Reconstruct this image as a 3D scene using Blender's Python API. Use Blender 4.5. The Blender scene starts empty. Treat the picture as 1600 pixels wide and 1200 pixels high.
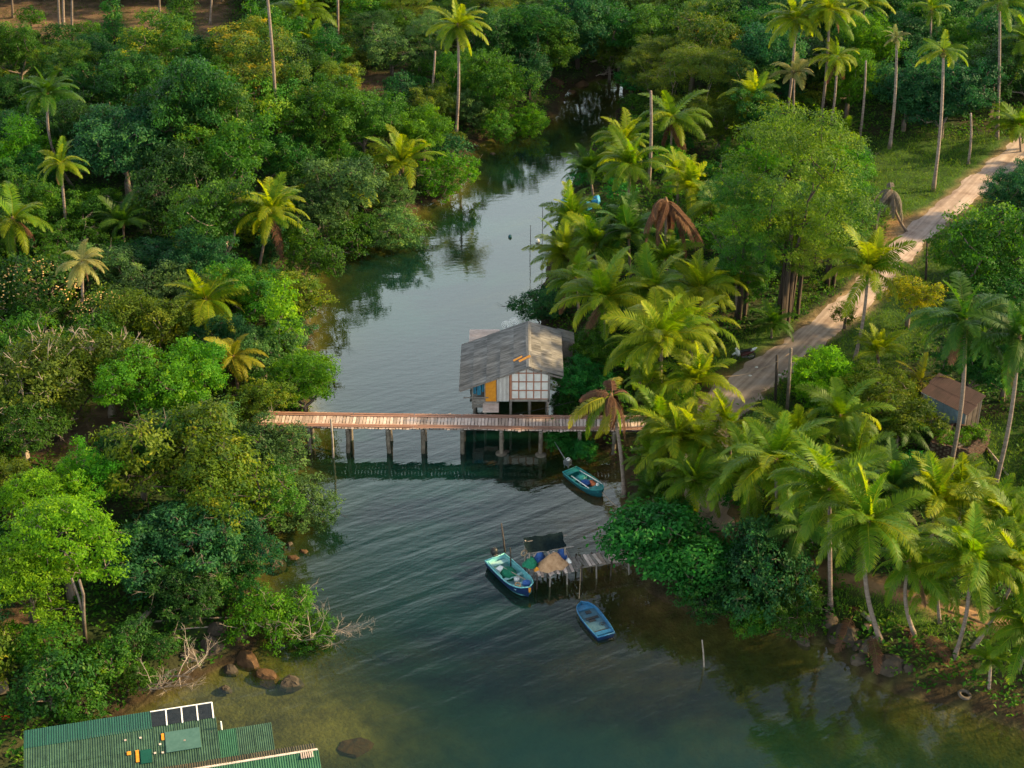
import bpy, math, random
import numpy as np
from mathutils import Vector, Matrix

random.seed(7)
rng = np.random.default_rng(7)
SC = bpy.context.scene
COL = SC.collection
PI = math.pi
R_ = math.radians

# ---------------------------------------------------------------- camera
CAM_H, PITCH, FPX = 60.0, 30.0, 2500.0
cd = bpy.data.cameras.new('camera')
cd.sensor_width = 36.0
cd.lens = 36.0 * FPX / 1600.0
cd.clip_start, cd.clip_end = 1.0, 3000.0
cam = bpy.data.objects.new('camera', cd)
COL.objects.link(cam)
cam.location = (0, 0, CAM_H)
cam.rotation_euler = (R_(90 - PITCH), 0, 0)
SC.camera = cam

# ---------------------------------------------------------------- sky and sun
SUN_AZ, SUN_EL = 82.0, 27.0          # degrees clockwise from the view direction, degrees up
world = bpy.data.worlds.new('World')
SC.world = world
world.use_nodes = True
wn = world.node_tree.nodes
sky = wn.new('ShaderNodeTexSky')
sky.sky_type = 'NISHITA'
sky.sun_disc = False
sky.sun_elevation = R_(SUN_EL)
sky.sun_rotation = R_(SUN_AZ)
sky.air_density = 1.0
sky.dust_density = 4.0
sky.ozone_density = 1.6
wn['Background'].inputs['Strength'].default_value = 0.050
# bright haze low over the horizon that thins towards the zenith, the same all round
wl = world.node_tree.links
gc = wn.new('ShaderNodeTexCoord'); sp = wn.new('ShaderNodeSeparateXYZ'); wl.new(gc.outputs['Generated'], sp.inputs[0])
hz = wn.new('ShaderNodeValToRGB'); e_ = hz.color_ramp.elements; hz.color_ramp.interpolation = 'EASE'
e_[0].position = 0.46; e_[0].color = (.80, .80, .80, 1)
e_[1].position = 0.65; e_[1].color = (.02, .02, .02, 1)
wl.new(sp.outputs['Z'], hz.inputs[0])
veil = wn.new('ShaderNodeMix'); veil.data_type = 'RGBA'
veil.inputs[7].default_value = (19.5, 22.8, 23.4, 1)
wl.new(hz.outputs[0], veil.inputs[0])
wl.new(sky.outputs[0], veil.inputs[6])
wl.new(veil.outputs[2], wn['Background'].inputs['Color'])
sl = bpy.data.lights.new('sun', 'SUN')
sl.energy = 5.0
sl.angle = R_(3)
sl.color = (1.0, 0.74, 0.36)
sun = bpy.data.objects.new('sun', sl)
COL.objects.link(sun)
sd_ = Vector((math.sin(R_(SUN_AZ)) * math.cos(R_(SUN_EL)), math.cos(R_(SUN_AZ)) * math.cos(R_(SUN_EL)), math.sin(R_(SUN_EL))))
sun.rotation_euler = sd_.to_track_quat('Z', 'Y').to_euler()
sun.location = (40, 100, 60)
SC.view_settings.view_transform = 'Standard'
SC.view_settings.look = 'None'
SC.view_settings.gamma = 1.0
SC.view_settings.use_curve_mapping = False
SC.view_settings.exposure = 1.42
SC.render.engine = 'CYCLES'
cy = SC.cycles
cy.max_bounces, cy.diffuse_bounces, cy.glossy_bounces = 6, 3, 3
cy.transmission_bounces, cy.transparent_max_bounces = 3, 8
cy.use_denoising = True
try:
    cy.denoiser = 'OPENIMAGEDENOISE'
except Exception:
    pass

# ---------------------------------------------------------------- geometry of the place (metres, water at z = 0)
_c, _s = math.cos(R_(PITCH)), math.sin(R_(PITCH))

def ray(u, v):
    x, y = (u - 800.0) / FPX, (600.0 - v) / FPX
    return x, _c + y * _s, -_s + y * _c

def P(u, v, z=0.0):
    d = ray(u, v)
    t = (z - CAM_H) / d[2]
    return Vector((d[0] * t, d[1] * t, z))

def PY(u, v, y):
    d = ray(u, v)
    t = y / d[1]
    return Vector((d[0] * t, y, CAM_H + d[2] * t))

def pix(p):
    q = Vector(p) - Vector((0, 0, CAM_H))
    zc = q.y * _c - q.z * _s
    return 800 + FPX * q.x / zc, 600 - FPX * (q.y * _s + q.z * _c) / zc

def px_scale(p):
    q = Vector(p) - Vector((0, 0, CAM_H))
    return FPX / (q.y * _c - q.z * _s)

LEFT_BANK = [(968, 118), (930, 126), (890, 138), (872, 178), (842, 196), (795, 204), (748, 226), (722, 250), (716, 292), (690, 312), (655, 322), (632, 350),
             (590, 376), (520, 390), (488, 410), (485, 470), (482, 560), (485, 640), (470, 700), (440, 760), (425, 820), (405, 880), (390, 930), (410, 985),
             (385, 1030), (335, 1050), (280, 1075), (215, 1110), (150, 1160), (110, 1230), (60, 1330), (-60, 1500)]
RIGHT_BANK = [(975, 130), (972, 160), (955, 195), (930, 225), (905, 262), (885, 300), (868, 350), (855, 420), (840, 470), (842, 500), (856, 540), (868, 600), (896, 650),
              (925, 680), (958, 720), (978, 745), (975, 790), (966, 835), (985, 885), (1030, 935), (1080, 955), (1150, 972), (1230, 995), (1290, 1012),
              (1345, 1058), (1400, 1088), (1480, 1100), (1560, 1128), (1640, 1150), (1760, 1190), (1900, 1500)]
RIV = [P(u, v) for u, v in LEFT_BANK[::-1]] + [P(u, v) for u, v in RIGHT_BANK]
RIV = np.array([(p.x, p.y) for p in RIV])
RIV = np.vstack([RIV, [[60, 10], [-60, 10]]])

def poly_sd(poly, x, y):
    """signed distance to a polygon, negative inside"""
    x = np.asarray(x, float); y = np.asarray(y, float)
    d2 = np.full(x.shape, 1e18); ins = np.zeros(x.shape, bool)
    n = len(poly)
    for i in range(n):
        ax, ay = poly[i]; bx, by = poly[(i + 1) % n]
        ex, ey = bx - ax, by - ay
        wx, wy = x - ax, y - ay
        t = np.clip((wx * ex + wy * ey) / (ex * ex + ey * ey + 1e-12), 0, 1)
        dx, dy = wx - ex * t, wy - ey * t
        d2 = np.minimum(d2, dx * dx + dy * dy)
        c = ((ay > y) != (by > y)) & (x < (bx - ax) * (y - ay) / (by - ay + 1e-12) + ax)
        ins ^= c
    d = np.sqrt(d2)
    return np.where(ins, -d, d)

def wob(x, y, k, s):
    return (np.sin(x * k + 1.3 * s) * np.cos(y * k * 1.13 + 2.1 * s) + 0.5 * np.sin(x * k * 2.3 + y * k * 1.7 + s) + 0.25 * np.cos(x * k * 4.1 - y * k * 3.7 + 3 * s)) / 1.75

def gauss(x, y, c, rx, ry):
    return np.exp(-((x - c.x) / rx) ** 2 - ((y - c.y) / ry) ** 2)

SH1, SH2, SH3 = P(470, 1140), P(985, 1020), P(920, 800)
SH4 = P(1230, 1090)

def terrain(x, y):
    x = np.asarray(x, float); y = np.asarray(y, float)
    sd = poly_sd(RIV, x, y) + 0.35 * wob(x, y, 0.9, 1.0)
    land = 1.25 * (1 - np.exp(-np.maximum(sd, 0) / 2.2)) + 0.03 * np.clip(sd - 5, 0, 60) + 0.12 * wob(x, y, 0.45, 2.0) * np.clip(sd / 4, 0, 1)
    d = np.maximum(-sd, 0)
    f = 1.0 - 0.86 * gauss(x, y, SH1, 10, 8) - 0.62 * gauss(x, y, SH2, 7, 8) - 0.75 * gauss(x, y, SH3, 5, 8) - 0.35 * gauss(x, y, SH4, 9, 6)
    bed = -(3.2 * (1 - np.exp(-d / 6.0))) * f - 0.04 * np.minimum(d, 1)
    return np.where(sd > 0, land, bed)

def th(x, y):
    return float(terrain(np.array([x]), np.array([y]))[0])

def hit(u, v, h=0.0):
    """point h metres above the ground seen at a pixel of the photograph"""
    z = 1.5 + h
    for _ in range(7):
        p = P(u, v, z)
        z = 0.5 * z + 0.5 * (max(th(p.x, p.y), 0) + h)
    p = P(u, v, z)
    return p

def gpoly(pts, h=0.0):
    return np.array([tuple(hit(u, v, h))[:2] for u, v in pts])

# ---------------------------------------------------------------- naming and linking
def tag(o, label=None, cat=None, group=None, kind=None):
    if label: o['label'] = label
    if cat: o['category'] = cat
    if group: o['group'] = group
    if kind: o['kind'] = kind
    return o

def thing(name, label, cat, loc=(0, 0, 0), rz=0.0, group=None):
    o = bpy.data.objects.new(name, None)
    COL.objects.link(o)
    o.location = loc; o.rotation_euler = (0, 0, rz)
    o.empty_display_size = 0.3
    return tag(o, label, cat, group)

def link(name, me, parent=None, mat=None, loc=None, rot=None, scale=None, kind=None):
    o = bpy.data.objects.new(name, me)
    COL.objects.link(o)
    if parent is not None: o.parent = parent
    if loc is not None: o.location = loc
    if rot is not None: o.rotation_euler = rot
    if scale is not None: o.scale = scale if hasattr(scale, '__len__') else (scale,) * 3
    if mat is not None:
        if not me.materials: me.materials.append(None)
        o.material_slots[0].link = 'OBJECT'
        o.material_slots[0].material = mat
    if kind: o['kind'] = kind
    return o

def mesh_np(name, co, tris, tint=None, smooth=False):
    """mesh from numpy arrays of vertices and triangles"""
    me = bpy.data.meshes.new(name)
    me.vertices.add(len(co)); me.vertices.foreach_set('co', np.ascontiguousarray(co, np.float32).ravel())
    k = tris.shape[1]
    me.loops.add(tris.size); me.loops.foreach_set('vertex_index', np.ascontiguousarray(tris, np.int32).ravel())
    me.polygons.add(len(tris)); me.polygons.foreach_set('loop_start', np.arange(0, tris.size, k, dtype=np.int32))
    me.update(calc_edges=True)
    if smooth: me.polygons.foreach_set('use_smooth', np.ones(len(tris), bool))
    if tint is not None:
        a = me.attributes.new('tint', 'FLOAT', 'FACE')
        a.data.foreach_set('value', np.ascontiguousarray(tint, np.float32))
    return me

class MB:
    def __init__(self):
        self.v, self.f = [], []
    def add(self, vs, fs):
        n = len(self.v)
        self.v += [tuple(p) for p in vs]
        self.f += [tuple(i + n for i in f) for f in fs]
        return self
    def box(self, c, s, rz=0.0, rx=0.0, ry=0.0, jit=0.0):
        m = Matrix.Rotation(rz, 3, 'Z') @ Matrix.Rotation(ry, 3, 'Y') @ Matrix.Rotation(rx, 3, 'X')
        vs = []
        for i in range(8):
            q = Vector(((i & 1) - .5, ((i >> 1) & 1) - .5, ((i >> 2) & 1) - .5))
            q = Vector((q.x * s[0], q.y * s[1], q.z * s[2]))
            if jit: q += Vector([random.uniform(-jit, jit) for _ in range(3)])
            vs.append(m @ q + Vector(c))
        return self.add(vs, [(0, 2, 3, 1), (4, 5, 7, 6), (0, 1, 5, 4), (2, 6, 7, 3), (0, 4, 6, 2), (1, 3, 7, 5)])
    def quadbox(self, pts, thick):
        """a slab of a given thickness under four coplanar points"""
        p = [Vector(q) for q in pts]
        n = (p[1] - p[0]).cross(p[-1] - p[0]).normalized() * thick
        k = len(p)
        vs = p + [q - n for q in p]
        fs = [tuple(range(k)), tuple(range(2 * k - 1, k - 1, -1))] + [(i, i + k, (i + 1) % k + k, (i + 1) % k) for i in range(k)]
        return self.add(vs, fs)
    def tube(self, pts, rad, n=6, cap=True):
        pts = [Vector(p) for p in pts]
        if not hasattr(rad, '__len__'): rad = [rad] * len(pts)
        base = len(self.v); prev = None
        for i, p in enumerate(pts):
            t = (pts[min(i + 1, len(pts) - 1)] - pts[max(i - 1, 0)]).normalized()
            if prev is None:
                a = t.cross(Vector((0, 1, 0)) if abs(t.y) < .9 else Vector((1, 0, 0))).normalized()
            else:
                a = (prev - t * prev.dot(t)).normalized()
            prev = a; b = t.cross(a)
            for k in range(n):
                an = 2 * PI * k / n
                self.v.append(tuple(p + (a * math.cos(an) + b * math.sin(an)) * rad[i]))
        for i in range(len(pts) - 1):
            for k in range(n):
                q = base + i * n
                self.f.append((q + k, q + (k + 1) % n, q + n + (k + 1) % n, q + n + k))
        if cap:
            self.f.append(tuple(base + k for k in range(n))[::-1])
            q = base + (len(pts) - 1) * n
            self.f.append(tuple(q + k for k in range(n)))
        return self
    def ball(self, c, r, nu=10, nv=6, jit=0.0, seed=0):
        rr = random.Random(seed); c = Vector(c)
        r = r if hasattr(r, '__len__') else (r, r, r)
        base = len(self.v)
        def pt(th_, ph):
            k = 1 + (rr.uniform(-jit, jit) if jit else 0)
            return (c.x + r[0] * k * math.sin(th_) * math.cos(ph), c.y + r[1] * k * math.sin(th_) * math.sin(ph), c.z + r[2] * k * math.cos(th_))
        self.v.append(pt(0, 0))
        for i in range(1, nv):
            for k in range(nu): self.v.append(pt(PI * i / nv, 2 * PI * k / nu))
        self.v.append(pt(PI, 0))
        for k in range(nu):
            self.f.append((base, base + 1 + k, base + 1 + (k + 1) % nu))
            q = base + 1 + (nv - 2) * nu
            self.f.append((q + (k + 1) % nu, q + k, len(self.v) - 1))
        for i in range(nv - 2):
            q = base + 1 + i * nu
            for k in range(nu): self.f.append((q + k, q + nu + k, q + nu + (k + 1) % nu, q + (k + 1) % nu))
        return self
    def mesh(self, name, smooth=False, origin=None):
        me = bpy.data.meshes.new(name)
        v = self.v
        if origin is not None:
            o = Vector(origin); v = [tuple(Vector(p) - o) for p in v]
        me.from_pydata(v, [], self.f)
        me.update()
        if smooth: me.polygons.foreach_set('use_smooth', [True] * len(me.polygons))
        return me
    def build(self, name, mat, parent=None, smooth=False, world=True, kind=None):
        """world=True: the vertices are in world space, the parent (unrotated) sits at parent.location"""
        org = parent.location if (parent is not None and world) else None
        me = self.mesh(name, smooth, org)
        o = link(name, me, parent, mat, kind=kind)
        return o

# ---------------------------------------------------------------- materials
def nodes_of(name):
    m = bpy.data.materials.new(name); m.use_nodes = True
    return m, m.node_tree.nodes, m.node_tree.links

def ramp(n, cols, pos=None):
    r = n.new('ShaderNodeValToRGB')
    pos = pos or [i / (len(cols) - 1) for i in range(len(cols))]
    e = r.color_ramp.elements
    while len(e) < len(cols): e.new(0.5)
    for i, c in enumerate(cols):
        e[i].position = pos[i]; e[i].color = (c[0], c[1], c[2], 1)
    return r

def M(name, c1, c2, rough=0.7, scale=2.0, detail=6, bump=0.0, objvar=0.0, metal=0.0, stretch=None, spec=0.3, bscale=None):
    """mottled paint / wood / stone: noise between two colours, a little per-object brightness"""
    m, n, l = nodes_of(name)
    b = n['Principled BSDF']
    tc = n.new('ShaderNodeTexCoord'); mp = n.new('ShaderNodeMapping')
    l.new(tc.outputs['Object'], mp.inputs[0])
    if stretch: mp.inputs['Scale'].default_value = stretch
    oi = n.new('ShaderNodeObjectInfo')
    ad = n.new('ShaderNodeVectorMath'); ad.operation = 'ADD'
    sc = n.new('ShaderNodeMath'); sc.operation = 'MULTIPLY'; sc.inputs[1].default_value = 37.0
    l.new(oi.outputs['Random'], sc.inputs[0]); l.new(mp.outputs[0], ad.inputs[0]); l.new(sc.outputs[0], ad.inputs[1])
    t = n.new('ShaderNodeTexNoise'); t.inputs['Scale'].default_value = scale; t.inputs['Detail'].default_value = detail; t.inputs['Roughness'].default_value = 0.65
    l.new(ad.outputs[0], t.inputs['Vector'])
    r = ramp(n, [c1, c2], [0.3, 0.7]); l.new(t.outputs[0], r.inputs[0])
    out = r.outputs[0]
    if objvar:
        h = n.new('ShaderNodeHueSaturation')
        mr = n.new('ShaderNodeMapRange'); mr.inputs[3].default_value = 1 - objvar; mr.inputs[4].default_value = 1 + objvar
        l.new(oi.outputs['Random'], mr.inputs[0]); l.new(mr.outputs[0], h.inputs['Value']); l.new(out, h.inputs['Color'])
        out = h.outputs[0]
    l.new(out, b.inputs['Base Color'])
    b.inputs['Roughness'].default_value = rough; b.inputs['Metallic'].default_value = metal
    b.inputs['Specular IOR Level'].default_value = spec
    if bump:
        t2 = n.new('ShaderNodeTexNoise'); t2.inputs['Scale'].default_value = bscale or scale * 4; t2.inputs['Detail'].default_value = 4
        l.new(ad.outputs[0], t2.inputs['Vector'])
        bp = n.new('ShaderNodeBump'); bp.inputs['Strength'].default_value = bump; bp.inputs['Distance'].default_value = 0.05
        l.new(t2.outputs[0], bp.inputs['Height']); l.new(bp.outputs[0], b.inputs['Normal'])
    return m

def M_leaf(name, cols, transl=0.35, rough=0.55, spec=0.12, hue=0.02):
    """leaves: colour from the leaf's own tint and the plant's, part of the light passing through"""
    m, n, l = nodes_of(name)
    b = n['Principled BSDF']; out = n['Material Output']
    at = n.new('ShaderNodeAttribute'); at.attribute_name = 'tint'
    oi = n.new('ShaderNodeObjectInfo')
    m1 = n.new('ShaderNodeMath'); m1.operation = 'MULTIPLY_ADD'; m1.inputs[1].default_value = 0.3; 
    m2 = n.new('ShaderNodeMath'); m2.operation = 'MULTIPLY'; m2.inputs[1].default_value = 0.7
    l.new(at.outputs['Fac'], m2.inputs[0]); l.new(oi.outputs['Random'], m1.inputs[0]); l.new(m2.outputs[0], m1.inputs[2])
    r = ramp(n, cols); l.new(m1.outputs[0], r.inputs[0])
    h = n.new('ShaderNodeHueSaturation')
    mr = n.new('ShaderNodeMapRange'); mr.inputs[3].default_value = 0.5 - hue; mr.inputs[4].default_value = 0.5 + hue
    l.new(oi.outputs['Random'], mr.inputs[0]); l.new(mr.outputs[0], h.inputs['Hue']); l.new(r.outputs[0], h.inputs['Color'])
    l.new(h.outputs[0], b.inputs['Base Color'])
    b.inputs['Roughness'].default_value = rough; b.inputs['Specular IOR Level'].default_value = spec
    tr = n.new('ShaderNodeBsdfTranslucent')
    h2 = n.new('ShaderNodeHueSaturation'); h2.inputs['Value'].default_value = 2.0; h2.inputs['Hue'].default_value = 0.485; h2.inputs['Saturation'].default_value = 1.1
    l.new(h.outputs[0], h2.inputs['Color']); l.new(h2.outputs[0], tr.inputs['Color'])
    mx = n.new('ShaderNodeMixShader'); mx.inputs[0].default_value = transl
    l.new(b.outputs[0], mx.inputs[1]); l.new(tr.outputs[0], mx.inputs[2]); l.new(mx.outputs[0], out.inputs['Surface'])
    return m

LEAF = {  # last stop of each tone: yellowish new leaves, also standing for sunlit highlights
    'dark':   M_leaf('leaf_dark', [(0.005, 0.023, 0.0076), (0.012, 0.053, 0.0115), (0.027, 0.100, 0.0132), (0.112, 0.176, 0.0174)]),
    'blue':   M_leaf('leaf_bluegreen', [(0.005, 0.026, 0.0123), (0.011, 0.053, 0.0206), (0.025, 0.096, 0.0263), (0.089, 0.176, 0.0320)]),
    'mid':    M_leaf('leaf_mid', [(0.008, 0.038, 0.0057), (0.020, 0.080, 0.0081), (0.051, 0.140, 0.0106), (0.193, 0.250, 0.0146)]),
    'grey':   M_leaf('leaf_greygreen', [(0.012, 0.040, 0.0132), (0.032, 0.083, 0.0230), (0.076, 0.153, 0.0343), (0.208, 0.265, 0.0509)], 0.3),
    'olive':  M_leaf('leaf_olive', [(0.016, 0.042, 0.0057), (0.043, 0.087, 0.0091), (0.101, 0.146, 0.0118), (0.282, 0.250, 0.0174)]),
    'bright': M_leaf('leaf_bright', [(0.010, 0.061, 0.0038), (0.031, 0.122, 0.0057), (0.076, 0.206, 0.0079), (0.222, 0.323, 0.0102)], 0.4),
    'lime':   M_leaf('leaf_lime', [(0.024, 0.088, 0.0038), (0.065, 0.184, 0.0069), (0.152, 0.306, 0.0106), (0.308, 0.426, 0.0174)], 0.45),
    'yellow': M_leaf('leaf_sunlit_yellow', [(0.006, 0.030, 0.0057), (0.015, 0.065, 0.0091), (0.065, 0.126, 0.0118), (0.353, 0.294, 0.0174)]),  # sunlit gold of the crown edges put into the leaf colour
    'orange': M_leaf('leaf_sunlit_orange', [(0.008, 0.034, 0.0066), (0.021, 0.070, 0.0091), (0.108, 0.133, 0.0132), (0.479, 0.279, 0.0203)]),  # orange sun flush of the crowns put into the leaf colour
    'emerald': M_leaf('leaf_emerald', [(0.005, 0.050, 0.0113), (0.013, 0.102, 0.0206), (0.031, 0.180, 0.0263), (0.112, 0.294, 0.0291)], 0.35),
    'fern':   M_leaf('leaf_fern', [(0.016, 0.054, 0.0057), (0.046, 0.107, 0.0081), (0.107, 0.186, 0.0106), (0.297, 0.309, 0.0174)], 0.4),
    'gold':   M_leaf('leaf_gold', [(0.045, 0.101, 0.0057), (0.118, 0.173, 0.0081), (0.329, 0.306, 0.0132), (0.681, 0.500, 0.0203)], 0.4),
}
PALM = {  # sunlight is put into sunny and shade into dark, as frond colour
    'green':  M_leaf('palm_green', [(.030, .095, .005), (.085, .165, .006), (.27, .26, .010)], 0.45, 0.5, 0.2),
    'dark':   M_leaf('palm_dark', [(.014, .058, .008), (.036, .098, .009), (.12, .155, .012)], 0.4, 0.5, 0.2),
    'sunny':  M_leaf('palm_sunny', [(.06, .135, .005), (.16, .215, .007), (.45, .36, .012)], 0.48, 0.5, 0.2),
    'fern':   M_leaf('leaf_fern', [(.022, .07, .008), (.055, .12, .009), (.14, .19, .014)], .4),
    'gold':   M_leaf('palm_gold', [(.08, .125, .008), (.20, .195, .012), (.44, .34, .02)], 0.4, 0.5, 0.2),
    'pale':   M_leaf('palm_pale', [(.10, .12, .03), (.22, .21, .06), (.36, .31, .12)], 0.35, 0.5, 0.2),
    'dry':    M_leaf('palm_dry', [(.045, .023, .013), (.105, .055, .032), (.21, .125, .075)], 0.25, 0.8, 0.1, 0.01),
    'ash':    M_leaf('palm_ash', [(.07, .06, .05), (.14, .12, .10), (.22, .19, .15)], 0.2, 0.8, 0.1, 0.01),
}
BARK = M('bark_grey', (.08, .06, .047), (.19, .15, .125), .9, 3, bump=.5, objvar=.25)
BARKD = M('bark_dark', (.025, .018, .014), (.07, .05, .038), .9, 3, bump=.5, objvar=.2)
TWIG = M('twig_pale', (.20, .155, .125), (.34, .28, .23), .9, 3, objvar=.2)
PTRUNK = M('palm_bark', (.12, .085, .067), (.26, .20, .165), .9, 1.6, bump=.8, objvar=.25, stretch=(1, 1, 5))
FIBRE = M('palm_fibre', (.07, .04, .022), (.19, .12, .06), .95, 4, bump=.6)
# ---------------------------------------------------------------- ground
ROAD_PX = [(1680, 170), (1600, 228), (1545, 275), (1492, 318), (1432, 366), (1392, 408), (1345, 465), (1278, 518), (1218, 562), (1152, 612), (1112, 655), (1098, 705), (1098, 760), (1120, 830)]
ROADP = [hit(u, v) for u, v in ROAD_PX]
PATH_PX = [(1230, 880), (1330, 905), (1400, 925), (1470, 945), (1560, 975), (1660, 1000)]
PATHP = [hit(u, v) for u, v in PATH_PX]

def line_dist(pts, x, y):
    d2 = np.full(np.shape(x), 1e18)
    for a, b in zip(pts[:-1], pts[1:]):
        ex, ey = b.x - a.x, b.y - a.y
        wx, wy = x - a.x, y - a.y
        t = np.clip((wx * ex + wy * ey) / (ex * ex + ey * ey), 0, 1)
        d2 = np.minimum(d2, (wx - ex * t) ** 2 + (wy - ey * t) ** 2)
    return np.sqrt(d2)

CLEAR_BROWN = [gpoly(p) for p in (
    [(-80, -30), (180, -30), (170, 40), (90, 60), (-80, 50)], [(185, -30), (262, -30), (262, 55), (200, 50)], [(296, -30), (360, -30), (352, 60), (312, 62)],
    [(548, 112), (625, 112), (630, 136), (600, 150), (550, 142)], [(20, 660), (110, 640), (190, 640), (150, 700), (90, 720), (40, 710)], [(0, 940), (50, 930), (60, 1000), (0, 1010)])]
CLEAR_ORANGE = [gpoly(p) for p in ([(1392, 345), (1470, 330), (1440, 380), (1402, 400), (1380, 385)], [(1120, 590), (1200, 560), (1180, 610), (1120, 625)],
                                   [(0, 790), (28, 790), (28, 830), (0, 830)])]
SHORE_SOIL = [gpoly(p) for p in ([(1420, 1030), (1500, 1020), (1520, 1075), (1600, 1075), (1640, 1120), (1560, 1120), (1450, 1085)], [(880, 700), (990, 700), (1000, 790), (960, 800)])]
CLEAR_GRASS = [gpoly(p) for p in (
    [(1362, 218), (1580, 214), (1530, 285), (1470, 330), (1395, 345), (1362, 300)], [(1325, 490), (1400, 420), (1470, 430), (1470, 520), (1380, 590), (1270, 560)],
    [(1430, 400), (1530, 320), (1560, 400), (1470, 440)], [(1120, 545), (1230, 500), (1262, 520), (1135, 600)], [(1175, 640), (1215, 585), (1240, 640), (1210, 660)],
    [(1490, 690), (1600, 640), (1600, 800), (1530, 800)], [(60, 600), (130, 590), (130, 650), (60, 660)], [(1310, 900), (1460, 920), (1480, 1000), (1330, 960)])]

def pmask(polys, x, y, soft=1.2):
    m = np.zeros(np.shape(x))
    for p in polys:
        m = np.maximum(m, np.clip(0.5 - (poly_sd(p, x, y) + 0.6 * wob(x, y, 1.1, 4.0)) / soft, 0, 1))
    return m

xs = np.concatenate([np.arange(-520, -110, 34.0), np.arange(-108, 108.1, 0.8), np.arange(112, 540, 34.0)])
ys = np.concatenate([np.arange(-160, 44, 12.0), np.arange(46, 222, 0.8), np.arange(226, 820, 36.0)])
GX, GY = np.meshgrid(xs, ys)
GZ = terrain(GX.ravel(), GY.ravel()).reshape(GX.shape)
gx, gy, gz = GX.ravel(), GY.ravel(), GZ.ravel()
nx, ny = len(xs), len(ys)
ii = (np.arange(ny - 1)[:, None] * nx + np.arange(nx - 1)[None, :]).ravel()
quads = np.stack([ii, ii + 1, ii + nx + 1, ii + nx], 1)
gme = mesh_np('ground', np.stack([gx, gy, gz], 1), quads, smooth=True)
cov = np.zeros((len(gx), 4), np.float32); cov[:, 3] = 1
def blend(c, m):
    for k in range(3): cov[:, k] = cov[:, k] * (1 - m) + c[k] * m
sdg = poly_sd(RIV, gx, gy)
blend((.020, .036, .010), np.ones(len(gx)))
blend((.045, .035, .018), np.clip(wob(gx, gy, .5, 7) * 1.5, 0, .8))
blend((.036, .075, .012), pmask(CLEAR_GRASS, gx, gy))
blend((.16, .095, .062), pmask(CLEAR_BROWN, gx, gy, 2.0) * np.clip(.75 + .5 * wob(gx, gy, 1.3, 5), 0, 1))
blend((.36, .19, .085), pmask(CLEAR_ORANGE, gx, gy, 1.6) * np.clip(.7 + .5 * wob(gx, gy, 1.7, 3), 0, 1))
blend((.10, .050, .024), pmask(SHORE_SOIL, gx, gy, 2.2) * np.clip(.5 + .7 * wob(gx, gy, 1.9, 3), 0, 1))
rd = line_dist(ROADP, gx, gy)
blend((.22, .15, .085), np.clip((2.0 + .4 * wob(gx, gy, 1.5, 2) - rd) / .9, 0, .85))
pd_ = line_dist(PATHP, gx, gy)
blend((.22, .13, .07), np.clip((1.0 + .4 * wob(gx, gy, 1.5, 2) - pd_) / .6, 0, .9))
blend((.032, .019, .011), np.clip(1 - (sdg - .5 + .5 * wob(gx, gy, 1.3, 9)) / 1.0, 0, 1) * .9)
under = np.clip(-(gz + .02) / .15, 0, 1)
blend((.105, .09, .026), under)
blend((.095, .055, .025), under * np.clip(gauss(gx, gy, P(940, 770), 7, 14) + .6 * gauss(gx, gy, P(1000, 900), 6, 8), 0, 1))
blend((.105, .105, .028), under * np.clip(1.2 * gauss(gx, gy, P(490, 1130), 8, 8), 0, .9))
blend((.05, .055, .018), under * np.clip(.2 + wob(gx, gy, .9, 8) * 1.2, 0, .8))
a = gme.attributes.new('cover', 'FLOAT_COLOR', 'POINT'); a.data.foreach_set('color', cov.ravel())

def M_ground():
    m, n, l = nodes_of('soil_and_turf'); b = n['Principled BSDF']
    at = n.new('ShaderNodeAttribute'); at.attribute_name = 'cover'
    tc = n.new('ShaderNodeTexCoord')
    t = n.new('ShaderNodeTexNoise'); t.inputs['Scale'].default_value = .9; t.inputs['Detail'].default_value = 9; t.inputs['Roughness'].default_value = .7
    l.new(tc.outputs['Object'], t.inputs['Vector'])
    r = ramp(n, [(.45, .45, .45), (1.5, 1.5, 1.5)], [.3, .7]); l.new(t.outputs[0], r.inputs[0])
    mx = n.new('ShaderNodeMix'); mx.data_type = 'RGBA'; mx.blend_type = 'MULTIPLY'; mx.inputs[0].default_value = 1
    l.new(at.outputs['Color'], mx.inputs[6]); l.new(r.outputs[0], mx.inputs[7])
    l.new(mx.outputs[2], b.inputs['Base Color']); b.inputs['Roughness'].default_value = .95; b.inputs['Specular IOR Level'].default_value = .15
    t2 = n.new('ShaderNodeTexNoise'); t2.inputs['Scale'].default_value = 5; t2.inputs['Detail'].default_value = 6
    l.new(tc.outputs['Object'], t2.inputs['Vector'])
    bp = n.new('ShaderNodeBump'); bp.inputs['Strength'].default_value = .7; bp.inputs['Distance'].default_value = .12
    l.new(t2.outputs[0], bp.inputs['Height']); l.new(bp.outputs[0], b.inputs['Normal'])
    return m
g = link('ground', gme, None, M_ground()); g['kind'] = 'structure'; g['label'] = 'ground of the two wooded river banks'

# ---------------------------------------------------------------- water
wx = np.arange(-75, 76, 1.0); wy = np.arange(-20, 216, 1.0)
WX, WY = np.meshgrid(wx, wy); fx, fy = WX.ravel(), WY.ravel()
ii = (np.arange(len(wy) - 1)[:, None] * len(wx) + np.arange(len(wx) - 1)[None, :]).ravel()
wme = mesh_np('water', np.stack([fx, fy, np.zeros(len(fx))], 1), np.stack([ii, ii + 1, ii + len(wx) + 1, ii + len(wx)], 1), smooth=True)
dep = np.maximum(-terrain(fx, fy), 0)
a = wme.attributes.new('depth', 'FLOAT', 'POINT'); a.data.foreach_set('value', dep.astype(np.float32))

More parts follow.
